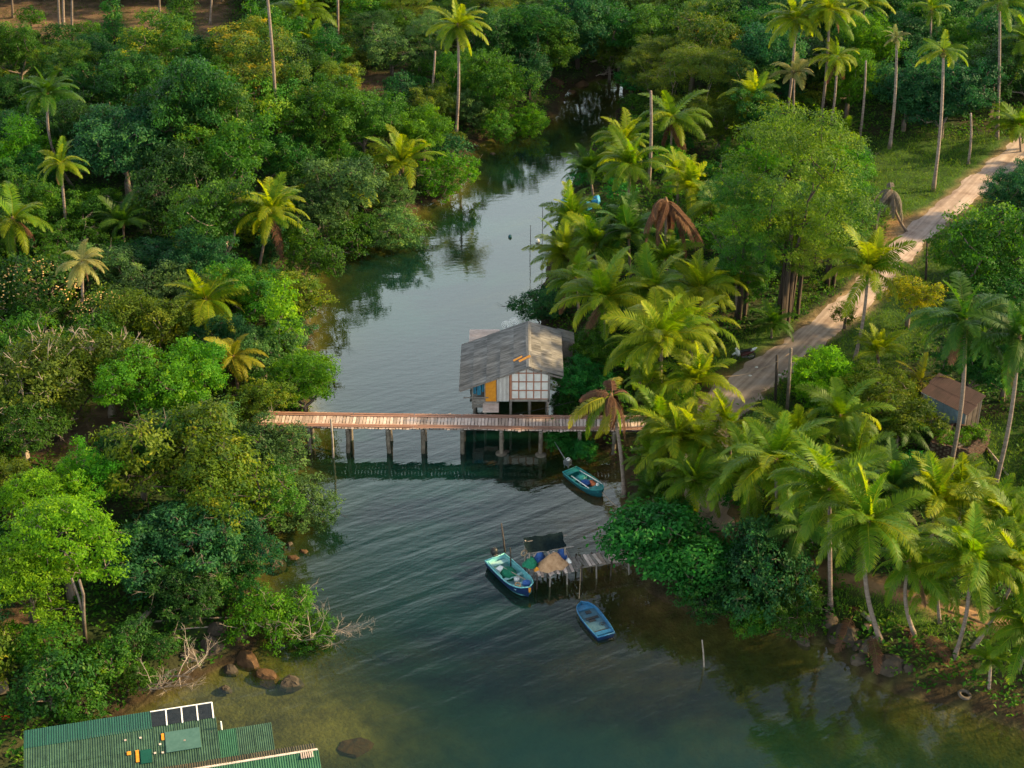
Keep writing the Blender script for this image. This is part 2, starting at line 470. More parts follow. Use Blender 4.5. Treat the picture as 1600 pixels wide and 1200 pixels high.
def M_water():
    m, n, l = nodes_of('river_water')
    for x in list(n):
        if x.type == 'BSDF_PRINCIPLED': n.remove(x)
    out = n['Material Output']
    at = n.new('ShaderNodeAttribute'); at.attribute_name = 'depth'
    # turbidity grows with the depth of water looked through
    k = n.new('ShaderNodeMath'); k.operation = 'MULTIPLY'; k.inputs[1].default_value = -0.6
    ex = n.new('ShaderNodeMath'); ex.operation = 'EXPONENT'
    om = n.new('ShaderNodeMath'); om.operation = 'SUBTRACT'; om.inputs[0].default_value = 1
    l.new(at.outputs['Fac'], k.inputs[0]); l.new(k.outputs[0], ex.inputs[0]); l.new(ex.outputs[0], om.inputs[1])
    tc = n.new('ShaderNodeTexCoord')
    df = n.new('ShaderNodeBsdfDiffuse')
    cr = ramp(n, [(.013, .022, .006), (.004, .022, .013), (.0015, .022, .027)], [0, .6, 1]); l.new(om.outputs[0], cr.inputs[0]); l.new(cr.outputs[0], df.inputs['Color'])
    tr = n.new('ShaderNodeBsdfTransparent')
    tcr = ramp(n, [(.96, .96, .9), (.72, .78, .50), (.35, .52, .40)], [0, .5, 1]); l.new(om.outputs[0], tcr.inputs[0]); l.new(tcr.outputs[0], tr.inputs['Color'])
    body = n.new('ShaderNodeMixShader'); l.new(om.outputs[0], body.inputs[0]); l.new(tr.outputs[0], body.inputs[1]); l.new(df.outputs[0], body.inputs[2])
    # ripples: long crests running up to the right, plus a fine shiver
    mp = n.new('ShaderNodeMapping'); mp.vector_type = 'TEXTURE'; mp.inputs['Rotation'].default_value = (0, 0, R_(33)); mp.inputs['Scale'].default_value = (5.0, 1.0, 1)
    l.new(tc.outputs['Object'], mp.inputs[0])
    n1 = n.new('ShaderNodeTexNoise'); n1.inputs['Scale'].default_value = .62; n1.inputs['Detail'].default_value = 3.5; n1.inputs['Distortion'].default_value = .25
    l.new(mp.outputs[0], n1.inputs['Vector'])
    mp2 = n.new('ShaderNodeMapping'); mp2.vector_type = 'TEXTURE'; mp2.inputs['Rotation'].default_value = (0, 0, R_(8)); mp2.inputs['Scale'].default_value = (2.6, 1.0, 1)
    l.new(tc.outputs['Object'], mp2.inputs[0])
    n2 = n.new('ShaderNodeTexNoise'); n2.inputs['Scale'].default_value = 2.4; n2.inputs['Detail'].default_value = 3
    l.new(mp2.outputs[0], n2.inputs['Vector'])
    # the swell comes in from the river mouth and dies out upstream
    sx = n.new('ShaderNodeSeparateXYZ'); l.new(tc.outputs['Object'], sx.inputs[0])
    mr = n.new('ShaderNodeMapRange'); mr.inputs[1].default_value = 112; mr.inputs[2].default_value = 82; mr.inputs[3].default_value = .10; mr.inputs[4].default_value = 1.0
    l.new(sx.outputs['Y'], mr.inputs[0])
    b1 = n.new('ShaderNodeBump'); b1.inputs['Distance'].default_value = .045; l.new(mr.outputs[0], b1.inputs['Strength']); l.new(n1.outputs[0], b1.inputs['Height'])
    b2 = n.new('ShaderNodeBump'); b2.inputs['Distance'].default_value = .012; b2.inputs['Strength'].default_value = .6; l.new(n2.outputs[0], b2.inputs['Height']); l.new(b1.outputs[0], b2.inputs['Normal'])
    gl = n.new('ShaderNodeBsdfGlossy'); gl.inputs['Roughness'].default_value = .03; gl.inputs['Color'].default_value = (1, 1, 1, 1); l.new(b2.outputs[0], gl.inputs['Normal'])
    fr = n.new('ShaderNodeFresnel'); fr.inputs['IOR'].default_value = 1.6; l.new(b2.outputs[0], fr.inputs['Normal'])
    # the surface only mirrors what lies above it
    ge_ = n.new('ShaderNodeNewGeometry'); iv = n.new('ShaderNodeMath'); iv.operation = 'SUBTRACT'; iv.inputs[0].default_value = 1; l.new(ge_.outputs['Backfacing'], iv.inputs[1])
    ff = n.new('ShaderNodeMath'); ff.operation = 'MULTIPLY'; l.new(fr.outputs[0], ff.inputs[0]); l.new(iv.outputs[0], ff.inputs[1])
    mx = n.new('ShaderNodeMixShader'); l.new(ff.outputs[0], mx.inputs[0]); l.new(body.outputs[0], mx.inputs[1]); l.new(gl.outputs[0], mx.inputs[2])
    l.new(mx.outputs[0], out.inputs['Surface'])
    return m
w = link('water', wme, None, M_water()); w['kind'] = 'structure'; w['label'] = 'dark teal water of the tidal creek'

# ---------------------------------------------------------------- road and dirt path: slabs draped on the ground
def ribbon(name, pts, halfw, zoff, mat, label, wvar=.15, step=.8):
    pp = []
    for a_, b_ in zip(pts[:-1], pts[1:]):
        k = max(2, int((b_ - a_).length / step))
        pp += [a_.lerp(b_, i / k) for i in range(k)]
    pp.append(pts[-1])
    # smooth the corners
    for _ in range(8):
        pp = [pp[0]] + [(pp[i - 1] + pp[i] * 2 + pp[i + 1]) / 4 for i in range(1, len(pp) - 1)] + [pp[-1]]
    vs, fs = [], []
    cols = 7
    for i, p in enumerate(pp):
        t = (pp[min(i + 1, len(pp) - 1)] - pp[max(i - 1, 0)]); t.z = 0; t.normalize()
        s = Vector((-t.y, t.x, 0))
        f = i / len(pp)
        hw = halfw(f) if callable(halfw) else halfw
        for k in range(cols):
            o = -1 + 2 * k / (cols - 1)
            e = hw * o * (1 + (wvar * math.sin(i * .9 + k) + random.uniform(-wvar, wvar)) * (abs(o) > .9))
            q = p + s * e
            z = max(th(q.x, q.y), 0.05)
            vs.append((q.x, q.y, z + (zoff if abs(o) < .9 else -.02)))
        if i:
            for k in range(cols - 1):
                a0 = (i - 1) * cols + k
                fs.append((a0, a0 + 1, a0 + cols + 1, a0 + cols))
    mb = MB(); mb.v, mb.f = vs, fs
    o = mb.build(name, mat, None, True); o['kind'] = 'structure'; o['label'] = label
    return o

def M_road():
    m, n, l = nodes_of('worn_concrete_road'); b = n['Principled BSDF']
    tc = n.new('ShaderNodeTexCoord')
    t = n.new('ShaderNodeTexNoise'); t.inputs['Scale'].default_value = .45; t.inputs['Detail'].default_value = 10; t.inputs['Roughness'].default_value = .7
    l.new(tc.outputs['Object'], t.inputs['Vector'])
    r = ramp(n, [(.21, .145, .12), (.36, .275, .24), (.46, .37, .335)], [.3, .5, .7]); l.new(t.outputs[0], r.inputs[0])
    mp = n.new('ShaderNodeMapping'); mp.vector_type = 'TEXTURE'; mp.inputs['Rotation'].default_value = (0, 0, R_(57)); mp.inputs['Scale'].default_value = (14, .35, 1)
    l.new(tc.outputs['Object'], mp.inputs[0])
    t2 = n.new('ShaderNodeTexNoise'); t2.inputs['Scale'].default_value = 1; t2.inputs['Detail'].default_value = 4; l.new(mp.outputs[0], t2.inputs['Vector'])
    r2 = ramp(n, [(.7, .66, .62), (1.08, 1.06, 1.04)], [.35, .6]); l.new(t2.outputs[0], r2.inputs[0])
    mx = n.new('ShaderNodeMix'); mx.data_type = 'RGBA'; mx.blend_type = 'MULTIPLY'; mx.inputs[0].default_value = 1
    l.new(r.outputs[0], mx.inputs[6]); l.new(r2.outputs[0], mx.inputs[7]); l.new(mx.outputs[2], b.inputs['Base Color'])
    b.inputs['Roughness'].default_value = .9
    bp = n.new('ShaderNodeBump'); bp.inputs['Strength'].default_value = .5; bp.inputs['Distance'].default_value = .05; l.new(t.outputs[0], bp.inputs['Height']); l.new(bp.outputs[0], b.inputs['Normal'])
    return m
MROAD = M_road()
ribbon('road', ROADP, lambda f: 1.4 + .5 * math.exp(-((f - .80) / .08) ** 2), .06, MROAD, 'pale worn concrete lane climbing through the palms')
MDIRT = M('orange_dirt', (.14, .075, .038), (.30, .18, .095), .95, 1.2, 8, .5)
ribbon('path', PATHP, .55, .04, MDIRT, 'narrow dirt path under the palms by the water', .4)

# ---------------------------------------------------------------- crowns of broadleaf trees
def unit(v):
    return v / np.maximum(np.linalg.norm(v, axis=-1, keepdims=True), 1e-9)

def crown_mesh(name, seed, lobes, leaf, cdens, per, crad, up=.5, width=.5, zmin=-.7, droop=.15, inner=.78):
    """many small folded leaves in clumps over the lobes of a crown; returns the mesh and the clump centres"""
    r = np.random.default_rng(seed)
    L = np.array([l[0] for l in lobes], float); Rr = np.array([l[1] for l in lobes], float)
    C, D, T = [], [], []
    for i in range(len(lobes)):
        a, b, c = Rr[i]
        area = 4 * PI * ((a * b) ** 1.6 / 3 + (a * c) ** 1.6 / 3 + (b * c) ** 1.6 / 3) ** (1 / 1.6)
        n = max(6, int(area * cdens))
        d = unit(r.normal(size=(n * 2, 3))); d = d[d[:, 2] > zmin][:n]
        q_ = r.random(len(d)); rad = np.where(q_ < .62, r.uniform(.84, 1.08, len(d)), np.where(q_ < .84, r.uniform(1.05, 1.34, len(d)), r.uniform(.5, .85, len(d))))
        p = L[i] + d * Rr[i] * rad[:, None]
        keep = np.ones(len(p), bool)
        for j in range(len(lobes)):
            if j != i:
                q = (p - L[j]) / Rr[j]
                keep &= (np.linalg.norm(q, axis=1) > inner)
        C.append(p[keep]); D.append(d[keep]); T.append(np.clip(r.normal(.42, .16) + .22 * r.normal(size=keep.sum()), 0, 1))
    C, D, T = np.concatenate(C), np.concatenate(D), np.concatenate(T)
    k = np.maximum(3, r.poisson(per, len(C)))
    idx = np.repeat(np.arange(len(C)), k)
    N = len(idx)
    off = r.normal(size=(N, 3)) * crad * np.array([1, 1, .6])
    p = C[idx] + off
    nrm = unit(D[idx] * .7 + np.array([0, 0, up]) + r.normal(size=(N, 3)) * .45)
    tg = r.normal(size=(N, 3)) + off / crad * .5 + np.array([0, 0, -.3])
    tg = unit(tg - nrm * (tg * nrm).sum(1, keepdims=True))
    sd = np.cross(nrm, tg)
    l = (leaf * r.uniform(.65, 1.3, N))[:, None]; wd = l * width
    base = p - tg * l * .5
    tip = p + tg * l * .5 - nrm * l * droop
    m1 = p + sd * wd * .5 - nrm * wd * .12; m2 = p - sd * wd * .5 - nrm * wd * .12
    co = np.stack([base, m1, tip, m2], 1).reshape(-1, 3)
    b = np.arange(N) * 4
    tris = np.stack([np.stack([b, b + 1, b + 2], 1), np.stack([b, b + 2, b + 3], 1)], 1).reshape(-1, 3)
    tint = np.clip(T[idx] * .75 + .25 * r.random(N), 0, 1)
    return mesh_np(name, co, tris, np.repeat(tint, 2)), C

def limbs_mesh(name, seed, lobes, C, root, r0=.16, twigs=30, tw=.02, bare=0):
    rr = random.Random(seed); mb = MB()
    root = Vector(root)
    nodes = [(root, 0.0, r0)]                                      # each limb springs from the nearest limb grown so far
    for c, rad in sorted(lobes, key=lambda q: (Vector(q[0]) - root).length):
        c = Vector(c)
        k = min(range(len(nodes)), key=lambda i: (nodes[i][0] - c).length + .35 * nodes[i][1])
        p, dist, rp = nodes[k]
        L = (c - p).length
        mid = p.lerp(c, .5) + Vector((rr.uniform(-.12, .12) * L, rr.uniform(-.12, .12) * L, -.08 * L))
        r2 = max(rp * .62, .018)
        mb.tube([p, mid, c], [rp * .8, (rp * .8 + r2) / 2, r2], 5, False)
        nodes += [(mid, dist + L * .5, (rp * .8 + r2) / 2), (c, dist + L, r2)]
    lc = np.array([l[0] for l in lobes])
    for _ in range(twigs):
        q = C[rr.randrange(len(C))]
        i = int(np.argmin(((lc - q) ** 2).sum(1)))
        a_, b_ = Vector(lc[i]), Vector(q)
        m_ = a_.lerp(b_, .55) + Vector([rr.uniform(-.2, .2) for _ in range(3)])
        mb.tube([a_, m_, b_ * 1.0], [tw * 2, tw * 1.3, tw * .6], 4, False)
    for _ in range(bare):                                         # bare grey twigs standing out of the leaves
        q = Vector(C[rr.randrange(len(C))].tolist())
        d = (q + Vector((0, 0, 1.0 + rr.uniform(-1, .5)))).normalized()
        L = rr.uniform(.5, 1.3)
        e = q + d * L + Vector([rr.uniform(-.3, .3) for _ in range(3)])
        mb.tube([q - d * .5, q.lerp(e, .5) + Vector([rr.uniform(-.12, .12) for _ in range(3)]), e], [tw * 1.6, tw * 1.1, tw * .5], 4, False)
        for _ in range(3):
            f = q.lerp(e, rr.uniform(.2, .8))
            mb.tube([f, f + d * L * .35 + Vector([rr.uniform(-.4, .4) for _ in range(3)])], [tw, tw * .4], 3, False)
    return mb.mesh(name, True)

def round_lobes(seed, R, n, flat=.8, size=(.36, .52), low=-.25):
    rr = random.Random(seed); out = [((0, 0, 0), (R * .55, R * .55, R * .55 * flat))]
    for i in range(n):
        z = low + (1 - low) * ((i + .5) / n) ** .9
        ph = i * 2.39996 + rr.uniform(-.5, .5)
        h = math.sqrt(max(0, 1 - z * z)) * rr.uniform(.85, 1.12)
        s = R * rr.uniform(*size)
        d = .62 * rr.uniform(.85, 1.2)
        out.append(((R * d * h * math.cos(ph), R * d * h * math.sin(ph), R * d * z * flat), (s * rr.uniform(.85, 1.2), s * rr.uniform(.85, 1.2), s * .78)))
    return out

def tier_lobes(seed, R, n, height=.55):
    rr = random.Random(seed); out = []
    for i in range(n):
        f = math.sqrt((i + .5) / n); ph = i * 2.39996 + rr.uniform(-.4, .4)
        s = R * rr.uniform(.15, .33)
        z = R * height * (.55 - f * f * .9) + rr.uniform(-.13, .13) * R
        out.append(((R * .82 * f * math.cos(ph), R * .82 * f * math.sin(ph), z), (s * 1.25, s * 1.25, s * .38)))
    return out

def peaks_lobes(seed, R, npk, per, flat):
    """several crowns grown into one: uneven heights and gaps between them"""
    rr = random.Random(seed * 13 + 1); out = []
    for k in range(npk):
        a = k * 2 * PI / npk + rr.uniform(-.6, .6); d = R * rr.uniform(.28, .52)
        c = Vector((d * math.cos(a), d * math.sin(a), R * rr.uniform(-.35, .32) * flat)); r = R * rr.uniform(.46, .66)
        out.append((tuple(c), (r * .62, r * .62, r * .66)))
        for j in range(per):
            z = -1 + 1.95 * (j + .5) / per; ph = j * 2.39996 + rr.uniform(-.6, .6); h = math.sqrt(max(.02, 1 - z * z))
            s = r * rr.uniform(.28, .52); q = r * rr.uniform(.62, 1.02)
            out.append(((c.x + q * h * math.cos(ph), c.y + q * h * math.sin(ph), c.z + q * z * flat), (s * rr.uniform(.8, 1.3), s * rr.uniform(.8, 1.3), s * rr.uniform(.6, .95))))
    return out

def pad_lobes(seed, R, n):
    """flat sprays at many heights on long limbs, with open gaps"""
    rr = random.Random(seed * 7 + 3); out = []
    while len(out) < n:
        v = Vector([rr.uniform(-1, 1) for _ in range(3)])
        if not .5 < v.length < 1.0: continue
        s = R * rr.uniform(.15, .27)
        c = Vector((v.x * R * .84, v.y * R * .84, v.z * R * .80 + (.10 * R if v.z > 0 else 0)))
        if any((Vector(o[0]) - c).length < .21 * R for o in out): continue
        out.append((tuple(c), (s * rr.uniform(1, 1.4), s * rr.uniform(1, 1.4), s * .36)))
    return out

KINDS = {}
def kind(name, n, R, lob, **kw):
    KINDS[name] = []
    for i in range(n):
        lobes = lob(i)
        la = {k: kw[k] for k in ('r0', 'twigs', 'tw', 'bare') if k in kw}
        ca = {k: v for k, v in kw.items() if k not in la}
        me, C = crown_mesh('crown', 100 + 17 * i + len(name) * 31, lobes, **ca)
        zr = min(c[2] for c, _ in lobes) - .35 * R
        lm = limbs_mesh('branches', 5 + i, lobes, C, (0, 0, max(zr, -.9 * R)), **la)
        KINDS[name].append((me, lm, R, max(zr, -.9 * R)))

kind('dense', 5, 4.0, lambda i: peaks_lobes(i + 1, 4.0, 3 + i % 3, 7, 1.0), leaf=.22, cdens=2.3, per=30, crad=.22, twigs=20, r0=.2)
kind('mangrove', 4, 3.2, lambda i: peaks_lobes(i + 21, 3.2, 3 + i % 3, 7, .85), leaf=.205, cdens=3.0, per=21, crad=.17, up=.6, twigs=40, bare=9, r0=.1, tw=.017)
kind('feather', 2, 5.0, lambda i: pad_lobes(i + 41, 5.0, 40), leaf=.19, cdens=3.4, per=20, crad=.2, up=.9, width=.4, twigs=40, r0=.16, zmin=-.2)
kind('lime', 2, 3.4, lambda i: tier_lobes(i + 61, 3.4, 30, 1.0), leaf=.22, cdens=4.2, per=15, crad=.17, up=.7, width=.45, twigs=40, r0=.09, zmin=-.4)
kind('bush', 4, 1.6, lambda i: round_lobes(i + 71, 1.6, 7 + i, .8, (.38, .55), -.1), leaf=.20, cdens=5.5, per=11, crad=.15, twigs=10, r0=.05, tw=.012)
kind('almond', 2, 4.0, lambda i: tier_lobes(i + 81, 4.0, 30, .7), leaf=.38, cdens=2.6, per=9, crad=.28, up=.8, width=.55, twigs=30, r0=.14)
kind('sparse', 2, 4.2, lambda i: tier_lobes(i + 91, 4.2, 38, .6), leaf=.23, cdens=3.2, per=14, crad=.2, up=.7, twigs=70, bare=30, r0=.11, tw=.024)
kind('column', 2, 2.0, lambda i: [((random.Random(i * 9 + k).uniform(-.4, .4), random.Random(i * 7 + k).uniform(-.4, .4), -3.2 + k * .9), (1.2 - .05 * k, 1.2 - .05 * k, .95)) for k in range(8)], leaf=.25, cdens=4, per=12, crad=.2, twigs=8, r0=.12)
kind('flower', 2, 2.6, lambda i: round_lobes(i + 111, 2.6, 11, .55, (.34, .5), -.05), leaf=.24, cdens=5, per=11, crad=.17, twigs=14, r0=.07)

def flowers_mesh(seed, R):
    rr = np.random.default_rng(seed); N = 420
    d = unit(rr.normal(size=(N, 3))); d[:, 2] = np.abs(d[:, 2])
    mb = MB()
    for q in d:
        c = Vector((q * np.array([R, R, R * .6]) * rr.uniform(.88, 1.02)).tolist()); s = .062
        mb.ball(c, (s, s, s * .6), 5, 3)
    return mb.mesh('blossoms')
BLOOM = flowers_mesh(3, 2.6)
MBLOOM = M('blossom_peach', (.45, .27, .10), (.60, .42, .18), .7, 8)

TRUNKS = []
for i in range(4):
    rr = random.Random(i + 200); mb = MB(); a1, a2 = rr.uniform(0, 6), rr.uniform(.3, .9)
    mb.tube([(a2 * math.cos(a1) * math.sin(PI * t) * .9, a2 * math.sin(a1) * math.sin(PI * t) * .9, -.08 + 1.08 * t) for t in (0, .08, .25, .45, .65, .85, 1)], [1.55, 1.15, 1, .9, .82, .76, .7], 7)
    TRUNKS.append(mb.mesh('trunk', True))

PLACED = []        # (x, y, radius) of every tree and palm, so that the filling wood keeps its distance
LABELS = {}
_k = {}
NAMES = {'dense': 'broadleaf_tree', 'mangrove': 'mangrove_tree', 'feather': 'rain_tree', 'lime': 'slender_tree', 'bush': 'shrub', 'almond': 'sea_almond_tree', 'sparse': 'twiggy_tree', 'column': 'vine_clad_tree', 'flower': 'flowering_shrub'}

def tree(kd, tone, base, h, R, label, group=None, bark=None, name=None):
    vs = KINDS[kd]; i = _k.get(kd, 0); _k[kd] = i + 1
    me, lm, R0, zr = vs[i % len(vs)]
    s = R / R0
    root = thing(name or NAMES[kd], label, 'shrub' if kd in ('bush', 'flower') else 'tree', base, 0, group)
    az = random.uniform(0, 2 * PI)
    sz = s * random.uniform(.9, 1.12)
    bark = bark or (TWIG if kd in ('sparse',) else random.choice([BARK, BARK, BARKD]))
    ax = random.uniform(.84, 1.16); tl = random.uniform(-.12, .12)
    link('crown', me, root, LEAF[tone], (0, 0, h), (tl, -tl * .7, az), (s * ax, s / ax, sz))
    link('branches', lm, root, bark, (0, 0, h), (tl, -tl * .7, az), (s * ax, s / ax, sz))
    ht = h + zr * sz
    if ht > .4:
        link('trunk', TRUNKS[i % 4], root, bark, (0, 0, 0), (0, 0, random.uniform(0, 6)), (.045 * R + .05, .045 * R + .05, ht * 1.02 + .05))
    if kd == 'flower':
        link('blossoms', BLOOM, root, MBLOOM, (0, 0, h), (0, 0, az), (s, s, sz))
    PLACED.append((base[0], base[1], R))
    return root

def tree_base(kd, tone, u, v, ub, vb, R, label, stems=1, **kw):
    b = hit(ub, vb); c = PY(u, v, b.y)
    r = tree(kd, tone, (c.x, b.y, b.z - .05), c.z - b.z, R, label, None, **kw)
    for k in range(stems - 1):
        t = [o for o in r.children if o.name.startswith('trunk')][0]
        o = link('trunk', TRUNKS[(k + 1) % 4], r, BARKD, (.5 * math.cos(k * 2.2), .4 * math.sin(k * 2.2 + .5), 0), (random.uniform(-.05, .05), random.uniform(-.05, .05), k), (t.scale.x * .7, t.scale.y * .7, t.scale.z * .95))
    return r

def tree_px(kd, tone, u, v, h, R, label, group=None, **kw):
    p = hit(u, v, h)
    return tree(kd, tone, (p.x, p.y, th(p.x, p.y) - .05), h, R, label, group, **kw)
# ---------------------------------------------------------------- coconut palms
def frond_mesh(seed, e0, bend, sag, L=4.4, n=60, wid=.088, droopk=1.0, sway=0.0, ll=1.0, pw=1.35):
    """one feather leaf along +X: a midrib and two rows of leaflets hanging from it"""
    r = np.random.default_rng(seed)
    S = 26
    th_ = np.radians(e0) - np.radians(bend) * (np.linspace(0, 1, S + 1) ** pw)
    ds = L / S
    xs_ = np.concatenate([[0], np.cumsum(np.cos(th_[:-1]) * ds)]); zs_ = np.concatenate([[0], np.cumsum(np.sin(th_[:-1]) * ds)])
    t = np.linspace(0, 1, S + 1)
    yl = sway * t ** 2 + .06 * np.sin(t * 5 + r.uniform(0, 6)) * t
    mid = np.stack([xs_, yl, zs_], 1)
    co, tr, ti = [], [], []
    def addv(p): co.append(p); return len(co) - 1
    # midrib: a tapered three-sided rod
    prev = None
    for i in range(0, S + 1, 2):
        w = .045 * (1 - t[i] * .85)
        nrm = np.array([-math.sin(th_[i]), 0, math.cos(th_[i])])
        ring = [addv(mid[i] + nrm * w), addv(mid[i] + np.array([0, w, 0]) - nrm * w * .5), addv(mid[i] - np.array([0, w, 0]) - nrm * w * .5)]
        if prev:
            for k in range(3):
                a, b, c, d = prev[k], prev[(k + 1) % 3], ring[(k + 1) % 3], ring[k]
                tr += [(a, b, c), (a, c, d)]; ti += [.85, .85]
        prev = ring
    for sgn in (-1, 1):
        for k in range(n):
            f = .13 + .87 * (k + r.uniform(-.3, .3)) / (n - 1); f = min(f, .995)
            i = f * S; i0 = min(int(i), S - 1); w = i - i0
            p = mid[i0] * (1 - w) + mid[i0 + 1] * w
            a = th_[i0]
            fw = np.array([math.cos(a), 0, math.sin(a)]); nrm = np.array([-math.sin(a), 0, math.cos(a)]); sd = np.array([0, sgn, 0.])
            ln = (.25 + .75 * math.sin(PI * min(1, (f * .92 + .10))) ** .6) * .88 * ll * r.uniform(.85, 1.1)
            if f > .9: ln *= 1 - (f - .9) * 4
            fwd = .35 + .9 * f ** 2
            d1 = sd * 1.0 + fw * fwd + nrm * (.35 - .5 * sag) + r.normal(size=3) * .08
            d1 /= np.linalg.norm(d1)
            g = np.array([0, 0, -1.0]) * droopk * sag
            q1 = p + d1 * ln * .5
            d2 = d1 + g * r.uniform(.7, 1.3); d2 /= np.linalg.norm(d2)
            q2 = q1 + d2 * ln * .5
            wv = fw * wid * .5
            v = [addv(p - wv * .5), addv(p + wv * .5), addv(q1 + wv), addv(q1 - wv), addv(q2)]
            tr += [(v[0], v[1], v[2]), (v[0], v[2], v[3]), (v[3], v[2], v[4])]
            tt = np.clip(.12 + .35 * f + r.normal() * .1, 0, 1)
            ti += [tt, tt, min(1, tt + .15)]
    return mesh_np('frond', np.array(co), np.array(tr), np.array(ti))

FR = {  # start angle, total bend, leaflet sag
    'spear': [frond_mesh(1, 84, 22, .12, 3.6), frond_mesh(2, 80, 34, .15, 3.9)],
    'up':    [frond_mesh(11, 68, 62, .3), frond_mesh(12, 62, 70, .35, sway=.5), frond_mesh(13, 58, 55, .3, sway=-.4)],
    'arch':  [frond_mesh(21, 48, 92, .5), frond_mesh(22, 42, 84, .5, sway=.5), frond_mesh(23, 40, 100, .6, sway=-.5), frond_mesh(24, 52, 110, .55)],
    'mid':   [frond_mesh(31, 26, 88, .75), frond_mesh(32, 20, 74, .7, sway=.6), frond_mesh(33, 28, 105, .8, sway=-.5), frond_mesh(34, 14, 80, .8)],
    'low':   [frond_mesh(41, 2, 74, .9), frond_mesh(42, -6, 62, .9, sway=.5), frond_mesh(43, 4, 88, 1.0, sway=-.4)],
    'hang':  [frond_mesh(51, -46, 42, 1.3, 4.0), frond_mesh(52, -34, 56, 1.4, 3.8, sway=.3), frond_mesh(53, -58, 30, 1.4, 3.7)],
}
FR['limp'] = [frond_mesh(61, 45, 134, 1.3, 4.0, ll=.8, pw=.4), frond_mesh(62, 20, 106, 1.4, 3.6, sway=.5, ll=.9, pw=.35), frond_mesh(63, -5, 84, 1.4, 4.3, ll=.7, pw=.3, sway=-.3), frond_mesh(64, -40, 48, 1.3, 3.2, sway=-.5, ll=.7, pw=.5), frond_mesh(65, 62, 140, 1.3, 3.0, sway=.4, ll=.8, pw=.6)]
PROFILE = {
    'full':  ['spear'] * 2 + ['up'] * 5 + ['arch'] * 8 + ['mid'] * 8 + ['low'] * 5 + ['hang'],
    'young': ['spear'] * 3 + ['up'] * 6 + ['arch'] * 8 + ['mid'] * 5,
    'thin':  ['spear'] + ['up'] * 3 + ['arch'] * 5 + ['mid'] * 4 + ['low'] * 2,
    'worn':  ['spear'] + ['up'] * 2 + ['arch'] * 5 + ['mid'] * 7 + ['low'] * 5 + ['hang'] * 3,
    'dead':  ['hang'] * 1 + ['limp'] * 13,
    'half':  ['mid', 'low'] + ['hang'] * 4 + ['limp'] * 16,
}
NUT = MB()
for k in range(7):
    NUT.ball((.17 * math.cos(k * 2.4), .17 * math.sin(k * 2.4), -.1 - .05 * (k % 3)), (.12, .12, .14), 6, 4)
NUT = NUT.mesh('coconuts', True)
MNUT = M('green_coconut', (.10, .12, .02), (.28, .19, .04), .5, 3)
HEART = MB().tube([(0, 0, -.55), (0, 0, -.2), (0, 0, .15), (0, 0, .5)], [.15, .24, .22, .07], 7).mesh('crown_heart', True)

def trunk_curve(a, b, bow, side, k=13):
    a, b = Vector(a), Vector(b)
    pts = []
    for i in range(k):
        t = i / (k - 1)
        p = a.lerp(b, t)
        p.x += side * math.sin(PI * t) * bow
        p.z += .0
        pts.append(p)
    return pts

def palm(top, base, R, style, prof, label, group='coconut palms along the creek', bow=.0, nuts=True, r0=None):
    base = Vector(base); top = Vector(top)
    root = thing('coconut_palm', label, 'palm tree', base, 0, group)
    H = (top - base).length
    r0 = r0 or min(.17, .10 + .006 * H)
    if H > .8:
        pts = trunk_curve(base - Vector((0, 0, .15)), top, bow, 1)
        rad = [r0 * (1.55 if i == 0 else 1.2 if i == 1 else 1.0 - .32 * i / 12) for i in range(13)]
        MB().tube(pts, rad, 8).build('trunk', PTRUNK, root, True)
    lt = top - base
    link('crown_heart', HEART, root, FIBRE, lt, None, R / 4.2)
    if nuts and prof in ('full', 'thin', 'worn'):
        link('coconuts', NUT, root, MNUT, lt + Vector((0, 0, -.1)), (0, 0, random.uniform(0, 6)), 1.0)
    seq = PROFILE[prof]; az = random.uniform(0, 2 * PI)
    lean, age, keep = random.uniform(0, 2 * PI), random.uniform(-.16, .2), random.uniform(.86, 1.0)
    for i, c in enumerate(seq):
        az += 2.39996 + random.uniform(-.25, .25)
        m = random.choice(FR[c])
        if prof in ('full', 'young', 'thin', 'worn') and random.random() > keep: continue
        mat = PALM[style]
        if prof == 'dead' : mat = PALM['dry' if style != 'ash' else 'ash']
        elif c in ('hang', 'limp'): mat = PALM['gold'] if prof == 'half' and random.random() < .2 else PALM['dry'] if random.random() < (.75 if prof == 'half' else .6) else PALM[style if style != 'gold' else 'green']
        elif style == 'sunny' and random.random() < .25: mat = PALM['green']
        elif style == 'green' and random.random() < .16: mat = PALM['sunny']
        s = R / 3.9 * (random.uniform(.76, 1.1) if c != 'limp' else random.uniform(.7, 1.2))
        link('frond', m, root, mat, lt + Vector((random.uniform(-.06, .06), random.uniform(-.06, .06), .12)), (random.uniform(-.4, .4), (age if c != 'spear' else 0) + .14 * math.cos(az - lean) + random.uniform(-.14, .14), az), (s, s * random.choice((-1, 1)), s))
    PLACED.append((base.x, base.y, 1.3))
    return root

def palm_px(u, v, ub, vb, rpx, style, prof, label, group='coconut palms along the creek', bow=0.0, dy=0.0):
    base = hit(ub, vb)
    base.z -= .1
    top = PY(u, v, base.y + dy)
    R = rpx * (.92 if v > 640 else 1.0) / px_scale(top)
    return palm(top, base, R, style, prof, label, group, bow)

